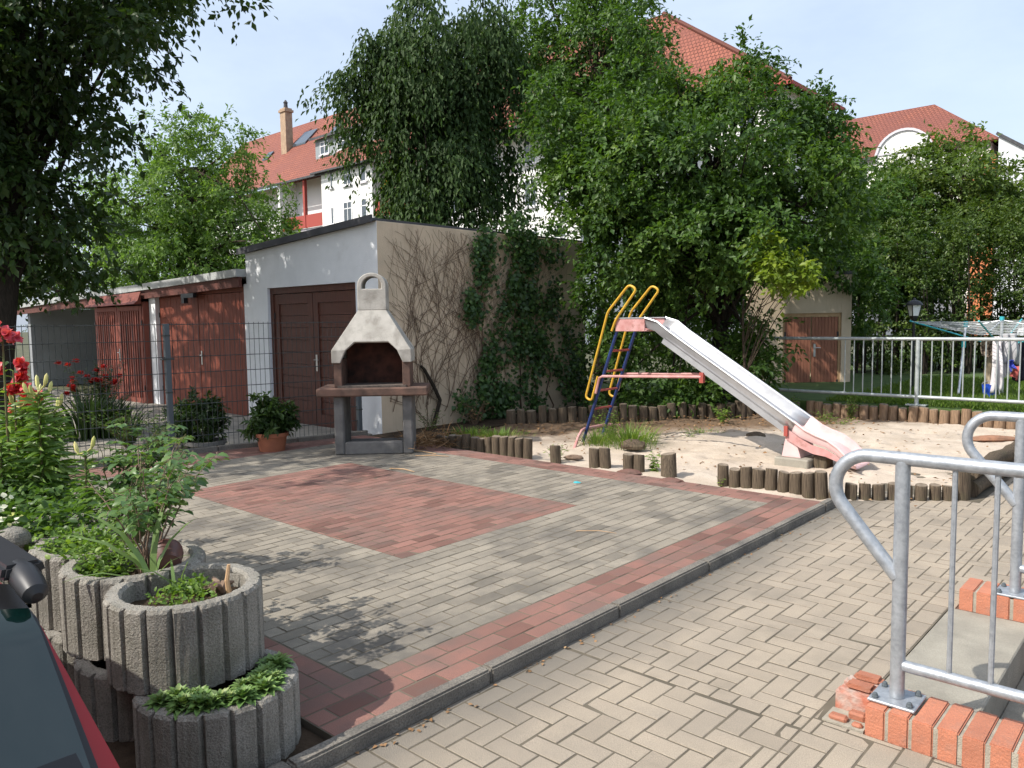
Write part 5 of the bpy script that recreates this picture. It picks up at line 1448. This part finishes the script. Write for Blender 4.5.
# ---------------------------------------------------------------- houses
def wall_pt(px, py, Y):
    c = at(px,py,1)-Vector((0,0,EYE)); t = Y/c.y; return Vector((c.x*t, Y, EYE+c.z*t))
def window(root, x0, x1, z0, z1, y, bars=1, trans=True):
    mb = MB(); f = .07
    mb.box(x0,y-.05,z0,x0+f,y-.003,z1); mb.box(x1-f,y-.05,z0,x1,y-.003,z1); mb.box(x0+f,y-.05,z0,x1-f,y-.003,z0+f); mb.box(x0+f,y-.05,z1-f,x1-f,y-.003,z1)
    for k in range(bars):
        xm = x0+(x1-x0)*(k+1)/(bars+1); mb.box(xm-.03,y-.048,z0+f,xm+.03,y-.004,z1-f)
    if trans: zm = z0+(z1-z0)*.66; mb.box(x0+f,y-.046,zm-.03,x1-f,y-.005,zm+.03)
    w = mb.build('window', M['frame_white'], root)
    mb = MB(); mb.box(x0+f*.5,y-.022,z0+f*.5,x1-f*.5,y-.012,z1-f*.5); mb.build('pane', M['pane'], w)
    mb = MB(); mb.box(x0-.1,y-.14,z0-.13,x1+.1,y-.002,z0-.01); mb.build('sill', M['facade_shade'], w)
# A: long white house with red roof, left of the weeping tree
YA = 35.32
ha = thing('apartment_house', (-50, YA, 0), 'white apartment house with red tiled roof, yellow brick chimney and balconies, left behind the garages', 'house')
mb = MB(); mb.box(-74,YA+1.6,0,-28,YA+12,13.35); mb.build('wall', M['facade'], ha)
mb = MB(); mb.box(-51.75,YA,0,-45.45,YA+1.59,13.25); mb.build('bay_wall', M['facade'], ha)
mb = MB(); mb.box(-51.82,YA+.1,0,-51.76,YA+1.58,13.2); mb.box(-45.44,YA+.1,0,-45.36,YA+1.58,13.2); mb.build('drainpipe', M['zinc'], ha)
window(ha,-50.55,-50.2,11.85,13.05,YA,0,False); window(ha,-48.85,-47.85,11.8,13.0,YA); window(ha,-46.75,-46.1,11.8,13.0,YA,0); window(ha,-48.95,-47.9,9.1,10.6,YA); window(ha,-46.75,-46.1,9.1,10.6,YA,0); window(ha,-50.55,-50.2,9.1,10.4,YA,0,False)
window(ha,-48.95,-47.9,6.1,7.6,YA)
for x in (-39,-35.6,-32.3,-30):
    for z in (5.4,8.6,11.2): window(ha,x,x+1.0,z,z+1.7,YA+1.6)
for (xa, xb) in ((-57.7,-51.83),(-45.35,-41)):
    mb = MB(); mb.box(xa,YA+.15,9.2,xb,YA+.25,10.2); mb.box(xa,YA+.15,6.2,xb,YA+.25,7.2); mb.build('balcony', M['balc'], ha)
    mb = MB(); mb.box(xa,YA+.3,9.0,xb,YA+1.59,9.18); mb.box(xa,YA+.3,6.0,xb,YA+1.59,6.18); mb.build('balcony_floor', M['facade_shade'], ha)
    window(ha,xb-1.5,xb-.5,9.3,11.4,YA+1.59)
mb = MB(); mb.box(-54.5,YA+.1,9.2,-54.25,YA+.35,13.0); mb.build('balcony_post', M['balc'], ha)
mb = MB(); mb.box(-58.0,YA,0,-57.7,YA+1.59,13.2); mb.build('side_pier', M['facade'], ha)
RY, RZ = YA+6.6, 20.1
rf = poly_uv('roof', [[(-75,YA-.1,13.1),(-27.5,YA-.1,13.1),(-27.5,RY,RZ),(-75,RY,RZ)], [(-27.5,YA+13.5,13.1),(-75,YA+13.5,13.1),(-75,RY,RZ),(-27.5,RY,RZ)]], M['tile'], ha); solid(rf, .12, -1)
def roofz(y): return 13.1+(RZ-13.1)*(y-YA+.1)/6.7
mb = MB(); mb.box(-75,YA-.28,12.93,-27.4,YA-.12,13.09); mb.build('gutter', M['felt'], rf)
# bay roof: lower hipped slope in front of the main one
bf = poly_uv('bay_roof', [[(-52.3,YA-.5,13.15),(-45.0,YA-.5,13.15),(-45.0,YA+3.4,16.9),(-50.2,YA+3.4,16.9)], [(-52.3,YA+3.4,13.2),(-52.3,YA-.5,13.15),(-50.2,YA+3.4,16.9)]], M['tile_dark'], ha); solid(bf, .12, -1)
mb = MB(); mb.box(-52.35,YA-.62,13.0,-44.9,YA-.5,13.13); mb.build('gutter', M['felt'], bf)
# grey shed dormer
mb = MB(); mb.hexa([(-54.6,YA+1.5,14.6),(-45.5,YA+1.5,14.6),(-45.5,YA+4.2,14.6),(-54.6,YA+4.2,14.6)], [(-54.6,YA+1.5,16.3),(-45.5,YA+1.5,16.3),(-45.5,YA+4.2,17.5),(-54.6,YA+4.2,17.5)]); dm = mb.build('dormer', M['greydorm'], ha)
mb = MB(); mb.hexa([(-54.9,YA+1.1,16.2),(-45.2,YA+1.1,16.2),(-45.2,YA+4.6,17.62),(-54.9,YA+4.6,17.62)], [(-54.9,YA+1.1,16.4),(-45.2,YA+1.1,16.4),(-45.2,YA+4.6,17.82),(-54.9,YA+4.6,17.82)]); mb.build('dormer_roof', M['felt'], dm)
window(ha,-53.9,-52.7,15.0,16.0,YA+1.5); window(ha,-51.6,-50.4,15.0,16.0,YA+1.5)
def chimney(root, x, y, z0, z1, w, d):
    mb = MB(); mb.box(x-w/2,y-d/2,z0,x+w/2,y+d/2,z1-.35); mb.box(x-w/2-.1,y-d/2-.1,z1-.35,x+w/2+.1,y+d/2+.1,z1-.15); mb.box(x-w/2,y-d/2,z1-.15,x+w/2,y+d/2,z1); c = mb.build('chimney', M['chim'], root)
    mb = MB(); mb.lathe([(.2,0),(.16,.5),(.22,.5),(.05,.75)], (x,y,z1+.002), 10); mb.build('chimney_pot', M['felt'], c)
c0 = wall_pt(287,142,YA+3.6); chimney(ha, c0.x, YA+3.6, 15.5, wall_pt(288,108,YA+3.6).z, .85, .7)
for (px,py,w_,h_) in [(305,134,2.0,1.3),(336,128,.9,.7),(268,154,.9,.7)]:
    q = wall_pt(px,py,YA+4.2); y0_ = YA+4.2
    # sits on the roof slope
    yy = YA+3.4 if px == 268 else YA+4.4; q = wall_pt(px,py,yy); z_ = roofz(yy)
    sl_ = (RZ-13.1)/6.7; mb = MB(); mb.hexa([(q.x-w_/2,yy-h_/2,z_-h_/2*sl_+.05),(q.x+w_/2,yy-h_/2,z_-h_/2*sl_+.05),(q.x+w_/2,yy+h_/2,z_+h_/2*sl_+.05),(q.x-w_/2,yy+h_/2,z_+h_/2*sl_+.05)],
         [(q.x-w_/2,yy-h_/2,z_-h_/2*sl_+.2),(q.x+w_/2,yy-h_/2,z_-h_/2*sl_+.2),(q.x+w_/2,yy+h_/2,z_+h_/2*sl_+.2),(q.x-w_/2,yy+h_/2,z_+h_/2*sl_+.2)]); mb.build('skylight', M['pane'], rf)
mb = MB(); mb.box(-43.9,YA-.4,10.2,-42.9,YA+.0,11.5); mb.build('awning', M['wood_awn'], ha)

# B: white house with a hipped roof behind the tall trees
YB = 48.27
hb = thing('apartment_house', (-35, YB, 0), 'white house with steep red hipped roof rising above the trees in the middle', 'house')
mb = MB(); mb.box(-47,YB+.7,0,-21.2,YB+8.6,16.2); mb.build('wall', M['facade'], hb)
for x in (-45.5,-41.85,-37.5,-33,-28,-24):
    for z in (7.2,10.9,14.2-.6): window(hb, x, x+1.1, z, z+2.0, YB+.7)
ex, ey, ez, rx_, rr = -20.3, YB, 16.2, 11.8, 4.6
def hipz(): 
    # ridge height from the slope of the hip seen against the sky
    best = None
    for i in range(200):
        z = 18+i*.1; v = Vector((ex-rx_, ey+rr, z-EYE)); fw = v.dot(Fw); x = 512+CF*v.dot(R2)/fw; y = 384-CF*v.dot(U2)/fw
        yl = 78+(790-x)*(2-78)/(790-640)
        if best is None or abs(y-yl) < best[0]: best = (abs(y-yl), z)
    return best[1]
hz_ = hipz()
rb = poly_uv('roof', [[(-48,ey,ez),(ex,ey,ez),(ex-rx_,ey+rr,hz_),(-48,ey+rr,hz_)], [(ex,ey,ez),(ex,ey+2*rr,ez),(ex-rx_,ey+rr,hz_)], [(ex,ey+2*rr,ez),(-48,ey+2*rr,ez),(-48,ey+rr,hz_),(ex-rx_,ey+rr,hz_)]], M['tile'], hb); solid(rb, .15, -1)
mb = MB(); mb.tube([(ex,ey,ez+.05),(ex-rx_,ey+rr,hz_+.05)], .16, 8); mb.build('hip_ridge', M['tile_dark'], rb)
mb = MB(); mb.box(-48,ey-.16,ez-.25,ex+.1,ey-.01,ez-.02); mb.box(ex+.01,ey,ez-.25,ex+.16,ey+9.2,ez-.02); mb.build('gutter', M['balc'], rb)
mb = MB(); mb.box(-47,YB+.3,ez-.5,-20.9,YB+.69,ez-.26); mb.build('cornice', M['balc'], hb)
# C: house with an arched dormer at the right
YC = 65.95
hc = thing('apartment_house', (-16, YC, 0), 'white house with red roof and arched white dormer at the right', 'house')
mb = MB(); mb.box(-44,YC+.5,0,-12.9,YC+11,14.1); mb.build('wall', M['facade'], hc)
rz2 = 18.8
rc_ = poly_uv('roof', [[(-45,YC,14.15),(-12.2,YC,14.15),(-18.1,YC+6,rz2),(-45,YC+6,rz2)], [(-12.2,YC,14.15),(-12.2,YC+12,14.15),(-18.1,YC+6,rz2)], [(-12.2,YC+12,14.15),(-45,YC+12,14.15),(-45,YC+6,rz2),(-18.1,YC+6,rz2)]], M['tile_dark'], hc); solid(rc_, .15, -1)
mb = MB(); mb.box(-45,YC-.2,13.9,-20.6,YC-.02,14.1); mb.build('gutter', M['felt'], rc_)
R_ = 2.0; cx_, cz_ = -18.55, 13.75
ar = [(cx_-R_,11.5)]+[(cx_+R_*math.cos(rad(180-a)), cz_+R_*math.sin(rad(a))) for a in range(0,181,12)]+[(cx_+R_,11.5)]
mb = MB(); mb.prism(ar, lambda a,b,d: (a,d,b), YC-.35, YC+3.5); dmr = mb.build('arched_dormer', M['facade'], hc)
ao = [(cx_+(R_+.14)*math.cos(rad(180-a)), cz_+(R_+.14)*math.sin(rad(a))) for a in range(0,181,12)]; ai = [(cx_+(R_-.04)*math.cos(rad(180-a)), cz_+(R_-.04)*math.sin(rad(a))) for a in range(180,-1,-12)]
mb = MB(); nO = len(ao)
for i in range(nO-1):
    a0_,a1_ = ao[i],ao[i+1]; b0_,b1_ = ai[nO-1-i],ai[nO-2-i]
    mb.hexa([(a0_[0],YC-.48,a0_[1]),(a1_[0],YC-.48,a1_[1]),(b1_[0],YC-.48,b1_[1]),(b0_[0],YC-.48,b0_[1])],[(a0_[0],YC-.352,a0_[1]),(a1_[0],YC-.352,a1_[1]),(b1_[0],YC-.352,b1_[1]),(b0_[0],YC-.352,b0_[1])])
mb.build('arch_moulding', M['facade_shade'], dmr)
mb = MB(); mb.box(cx_-R_+.15,YC-.42,cz_+.3,cx_+R_-.15,YC-.355,cz_+.42); mb.build('cornice', M['facade_shade'], dmr)
mb = MB(); mb.lathe([(.38,0),(.38,.06)], (0,0,0), 20); o = mb.build('roundel', M['facade_shade'], dmr)
for v in o.data.vertices: x_,y_,z_ = v.co; v.co = (cx_+x_+ORG[dmr.name].x*0+16, -.42+z_, cz_+1.15+y_)
mb = MB(); mb.box(-13.9,YC-.3,0,-12.3,YC+.49,13.0); mb.build('tile_hung_strip', M['orange'], hc)
hd = thing('apartment_house', (-8, YC, 0), 'pale gable wall with dark roof edge at the right photo edge', 'house')
mb = MB(); g_ = [(-12.28,0),(-12.28,14.3),(-9.0,11.9),(-4,9.0),(-4,0)]; mb.prism(g_, lambda a,b,d: (a,d,b), YC-.2, YC+10); mb.build('gable_wall', mat('pale_gable', (.62,.64,.66), rough=.9), hd)
mb = MB(); mb.beam((-12.4,YC-.1,14.5),(-9.0,YC-.1,12.02),.6,.2); mb.beam((-9.0,YC-.1,12.02),(-3.9,YC-.1,9.06),.6,.2); mb.build('roof_edge', M['felt'], hd)

# ---------------------------------------------------------------- trees
def E(px, py, D, rx, ry, rz, w=None):
    c = at(px, py, D); return (c.x, c.y, c.z, rx, ry, rz) if w is None else (c.x, c.y, c.z, rx, ry, rz, w)
# left dark tree behind the mesh fence
b = at(-6, 420, 10.6); b.z = 0
t = at(10, 110, 10.6)
tree('dark_tree', 'dark leafy tree with thick trunk overhanging from the left photo edge', 'tree', b, t,
     [E(10,70,10.5,1.5,1.7,1.4,1.9), E(60,30,10.2,1.2,1.4,.9,.95), E(15,165,10.6,1.1,1.3,1.1), E(-60,120,10.8,2.0,2.0,2.0), E(92,70,10.0,.6,.9,.6,.6), E(118,20,9.9,.45,.6,.25,.4), E(142,36,9.6,.28,.35,.16,.22), E(172,56,9.4,.2,.25,.09,.13), E(62,262,11.2,.4,.7,.3,.25), E(20,270,11.3,.6,.8,.4,.4), E(110,118,10,.3,.35,.4,.2), E(-30,-60,10.5,2.4,2.4,1.2), E(80,-70,10,2.2,2.2,.9), E(-120,40,10,1.8,1.8,2), E(38,235,10.6,.6,.9,.6,.55), E(15,210,10.3,.7,.9,.8,.55), (-16.4,2.5,5.4,2.0,1.5,1.4,3.4), (-19.6,2.7,5.3,2.0,1.5,1.3,3.4), (-14.2,2.2,5.6,1.6,1.5,1.3,2.6), (-22.8,2.9,5.0,2,1.5,1.3,2.6), (-10.6,2.6,5.2,1.0,1.0,.8,1.4), (-12.2,2.6,4.6,.9,1.0,.7,.9), (-10.9,.8,5.0,1.3,1.0,.8,1.7), (-9.5,.6,5.2,1.0,.9,.7,1.3), (-13,1.2,6.2,1.5,1.5,1,1.2)],  # outer lobes beyond the view are added to shade garages and terrace
     1350, .46, 6, 9, .115, .55, L_['dark'], M['bark_dark'], tr=.23, limbs=70, shell=.3, droop=.35, leafdrop=.6)
# light green tree behind the garages
b = at(195, 330, 24); b.z = 0; t = at(195, 170, 24)
tree('light_tree', 'light green feathery tree behind the low garages', 'tree', b, t,
     [E(190,160,24,1.9,1.8,1.2), E(190,215,24,3.0,2.6,1.5), E(150,240,24,2.2,2.2,1.2), E(235,235,23.6,1.8,1.8,1.3), E(225,150,24,1.0,1.0,.9), E(190,270,24,3.4,2.6,1.2), E(130,215,24.5,1.2,1.2,1.2), E(262,270,23.5,.9,1.0,.7), E(172,132,24,1.0,1,.6)],
     640, .60, 7, 11, .13, .46, L_['light'], M['bark'], tr=.2, limbs=60, shell=.35, droop=.25)
# greenery at far left behind the carport
b = at(70, 330, 29); b.z = 0
tree('small_tree', 'mid green tree glimpsed under the dark tree, above the carport roof', 'tree', b, at(70,250,29),
     [E(70,265,29,3.4,2.4,1.7), E(20,260,29,3,2.4,2), E(110,278,28,2,1.8,1.2), E(-40,235,29,3.4,2.6,3.2)], 360, .5, 7, 9, .12, .5, L_['mid'], M['bark'], tr=.15, limbs=20, shell=.4)
# weeping tree
b = at(425, 240, 17.5); b.z = 0; t = at(430, 40, 17.5)
tree('weeping_tree', 'dark weeping tree with hanging branches behind the beige garage wall', 'tree', b, t,
     [E(440,60,17.2,1.6,1.6,.9), E(435,130,17,.9,1.2,1.0), E(470,60,17.5,1.0,1.3,1.1), E(445,175,16.8,1.1,1.4,1.1), E(352,80,17,.28,.4,.25,.35), E(390,45,17,.6,.8,.4,.9), E(420,2,17.2,.6,.6,.25,.4), E(490,18,17.4,.7,.8,.5,.7), E(480,150,17.3,.65,.9,1.0), E(415,190,16.8,.5,1.0,.7), E(362,125,17,.12,.2,.25,.1), E(500,90,17.5,.5,.7,.9), E(508,140,17.4,.35,.6,.9), E(412,100,17,.5,.8,.6,.8)],
     430, .85, 7, 16, .125, .42, L_['weep'], M['bark_dark'], tr=.2, limbs=80, shell=.5, droop=.75, leafdrop=1.2, hang=.45)
# tall tree in the middle
b = at(600, 300, 20.5); b.z = 0; t = at(600, 40, 20.5)
tree('tall_tree', 'tall mid green tree rising behind the big bush in the middle', 'tree', b, t,
     [E(590,60,20.5,2.2,2,1.6), E(528,40,20.5,.8,1.0,1.4), E(615,25,20.3,1.0,1.2,1.0), E(580,120,20.3,1.0,1.4,1.4), E(625,125,20.5,1.5,1.6,1.6), E(545,50,20.5,.9,1.1,1.0), E(600,0,20.5,1.2,1.4,1.0), E(590,185,20.2,.8,1.2,.9), E(650,120,20,.9,1.2,.8), E(555,95,20.4,.5,.8,.9), E(562,140,20.2,.6,.9,1.0), E(558,190,20.2,.6,.8,.7), E(548,110,20.2,.5,.7,.6), E(550,165,20,.5,.7,1.0), E(552,215,19.8,.45,.7,.6), E(540,15,20.5,.5,.6,.6,.4), E(590,-60,20.5,1.8,1.8,1.0)],
     640, .60, 7, 11, .115, .5, L_['mid'], M['bark'], tr=.16, limbs=50, shell=.4, droop=.3)
# the big bush over the sand pit
b = at(720, 400, 13.4); b.z = 0; t = at(710, 190, 13.2)
tree('big_bush', 'big dark green bush-like tree behind the slide with branches down to the logs', 'tree', b, t,
     [E(690,170,12.5,1.7,1.6,1.25), E(770,200,12.6,1.1,1.2,1.2), E(625,180,12.5,1.0,1.1,1.1), E(822,112,13.1,.35,.4,.35,.5), E(835,165,13.2,.3,.4,.5,.5), E(700,240,11.9,1.6,1.0,.75), E(640,235,12.0,.9,.9,.7), E(810,215,12.8,.75,.9,.8), E(745,255,12.0,.8,.8,.5), E(625,300,13.2,.95,.7,1.0), E(700,330,13.6,1.2,.7,.9), E(610,365,12.8,.5,.4,.7), E(650,385,13.1,1.0,.5,.5), E(730,370,13.7,.7,.6,.6), E(695,106,13,1.1,1.0,.5), E(738,98,13.1,.6,.6,.3,.5), E(700,84,13.1,.55,.5,.3,.4), E(640,100,13.2,.7,.8,.5), E(770,125,13.1,.7,.8,.45), E(747,58,13.2,.10,.10,.30,.06), E(768,66,13.2,.09,.09,.26,.05), E(640,40,13.4,.3,.3,.6,.15), E(590,200,12.8,.5,.6,.5), E(600,255,12.6,.35,.5,.7), E(560,150,12.9,.4,.5,.8,.5), E(552,95,13,.35,.5,.6,.3), E(756,345,12.2,.22,.22,.55,.25), E(690,395,12.6,.5,.35,.25,.25)],
     820, .47, 8, 13, .09, .56, L_['deep'], M['bark_dark'], tr=.16, limbs=150, shell=.4, droop=.32)
# one yellow-green spray hanging before the shed
b = at(745, 300, 11.9); c = at(782, 268, 10.8)
tree('young_tree', 'yellow-green leafy spray hanging left above the shed door', 'tree', (b.x,b.y,0), b,
     [(c.x,c.y,c.z,.38,.36,.26), E(764,246,10.9,.26,.26,.2), E(796,286,10.8,.16,.2,.12)], 40, .24, 6, 8, .08, .6, L_['yellow'], M['bark'], tr=.035, limbs=12, shell=.2)
# right side
b = at(960, 330, 22); b.z = 0; t = at(950, 170, 22)
tree('maple_tree', 'olive green tree with layered sprays in front of the arched dormer', 'tree', b, t,
     [E(955,190,22,2.0,1.8,1.2), E(905,200,22,1.4,1.5,.8), E(985,168,22,.7,.9,.5), E(960,145,22,.6,.8,.75), E(1015,215,22,1.5,1.6,.9), E(885,195,22,.9,1,.7), E(950,225,22,2.2,1.6,.6), E(1050,220,22,.9,1,.8)],
     380, .62, 7, 11, .13, .55, L_['maple'], M['bark'], tr=.18, limbs=50, shell=.35, droop=.15, flat=.35, leafdrop=.2)
b = at(860, 340, 20); b.z = 0
tree('small_tree', 'dark green tree between the big bush and the olive green tree', 'tree', b, at(860,220,20),
     [E(855,200,20,1.0,1.2,1.2), E(870,250,19.5,1.1,1.2,1.2), E(900,280,19.5,1.2,1.0,.9)], 240, .5, 7, 10, .11, .5, L_['deep'], M['bark_dark'], tr=.12, limbs=25, shell=.4)
hg = thing('hedge', tuple(at(935,345,18.6).xy)+(.25,), 'tall green hedge behind the lawn and the clothes dryer', 'hedge')
Pn=[];An=[];Nn_=[];Rn=[]
P,A,Nq,R,C = crown_points([E(880,300,18.3,1.3,.9,1.5), E(940,290,18.5,1.5,.9,1.4), E(1000,290,18.6,1.5,.9,1.4), E(920,250,18.6,1.5,1.0,.8), E(1010,235,19,1.6,1,1.0), E(870,260,18.3,1.0,.9,.8), E(1040,270,18.4,1.3,.9,1.5), E(900,345,18.4,1.4,.7,.7), E(980,345,18.6,1.5,.7,.7), E(1085,300,18.6,1.5,.9,1.6)], 900, .36, 6, 10, shell=.5, droop=.25)
k = P[:,2] > .28; L = .085*rng.uniform(.7,1.3,k.sum()); foliage('foliage', L_['hedge'], hg, P[k], A[k], Nq[k], L, L*.55, LEAF4, R[k])
mb = MB()
for c in C[::9]: mb.tube([(c[0], c[1]+.2, .2), (c[0]+.05, c[1]+.1, c[2]*.5), tuple(c)], [.03,.02,.008], 5)
mb.build('stem', M['bark_dark'], hg)
b = at(850, 300, 16.5); b.z = 0
tree('small_tree', 'dark leafy young tree whose branches hang over the shed roof', 'tree', b, at(840,260,16.3), [E(815,258,15.2,.8,.5,.35), E(850,262,15.6,.6,.5,.5), E(790,262,15.1,.6,.5,.3), E(868,290,16,.5,.5,.7)], 150, .34, 6, 9, .09, .56, L_['deep'], M['bark_dark'], tr=.06, limbs=20)
b = at(800, 330, 22); b.z = 0
tree('small_tree', 'dark tree filling the gap behind the shed roof', 'tree', b, at(800,260,22), [E(800,270,22,1.8,1.5,1.6), E(740,260,22,2,1.5,2), E(830,300,21,1.2,1,1.5), E(680,270,22,2.2,1.5,2.2), E(650,330,21,2,1.2,1.5), E(735,340,21,2,1.2,1.3)], 480, .5, 7, 9, .12, .5, L_['deep'], M['bark_dark'], tr=.12, limbs=15)

# ---------------------------------------------------------------- light
S = Vector((-.43, -.90, 1.02)).normalized()
sun = bpy.data.lights.new('sun', 'SUN'); sun.energy = 4.1; sun.angle = rad(.53); sun.color = (1, .955, .88)
so = bpy.data.objects.new('sun', sun); COL.objects.link(so)
so.rotation_euler = S.to_track_quat('Z', 'Y').to_euler(); so.location = (0, 0, 30)
W = bpy.data.worlds.new('World'); scene.world = W; W.use_nodes = True
nt = W.node_tree; nt.nodes.clear()
out = nt.nodes.new('ShaderNodeOutputWorld'); bg = nt.nodes.new('ShaderNodeBackground')
sky = nt.nodes.new('ShaderNodeTexSky'); sky.sky_type = 'NISHITA'; sky.sun_disc = False
sky.sun_elevation = math.asin(S.z); sky.sun_rotation = math.atan2(S.x, S.y)
sky.altitude = 0; sky.air_density = 1.0; sky.dust_density = 3.5; sky.ozone_density = 1.0
tc = nt.nodes.new('ShaderNodeTexCoord'); mp = nt.nodes.new('ShaderNodeMapping'); mp.inputs['Scale'].default_value = (1.2, 1.2, 3.0)
nt.links.new(tc.outputs['Generated'], mp.inputs[0])
cl_ = noise(nt, 2.2, 6, .6, mp.outputs[0], .42, .75)
col = mixrgb(nt, sky.outputs[0], (4.7, 5.4, 6.4), 0.0)
mm = nt.nodes.new('ShaderNodeMath'); mm.operation = 'MULTIPLY_ADD'; mm.inputs[1].default_value = .22; mm.inputs[2].default_value = .5
nt.links.new(cl_, mm.inputs[0]); nt.links.new(mm.outputs[0], col.node.inputs[0])
nt.links.new(col, bg.inputs[0]); bg.inputs[1].default_value = .15
nt.links.new(bg.outputs[0], out.inputs[0])
vs_ = scene.view_settings; vs_.view_transform = 'Standard'; vs_.look = 'None'; vs_.exposure = .45; vs_.gamma = 1; vs_.use_curve_mapping = False
c_ = scene.cycles
c_.use_denoising = True; c_.max_bounces = 6; c_.diffuse_bounces = 3; c_.glossy_bounces = 3; c_.transmission_bounces = 4; c_.transparent_max_bounces = 4
c_.use_adaptive_sampling = True; c_.adaptive_threshold = .02
c_.sample_clamp_indirect = 6
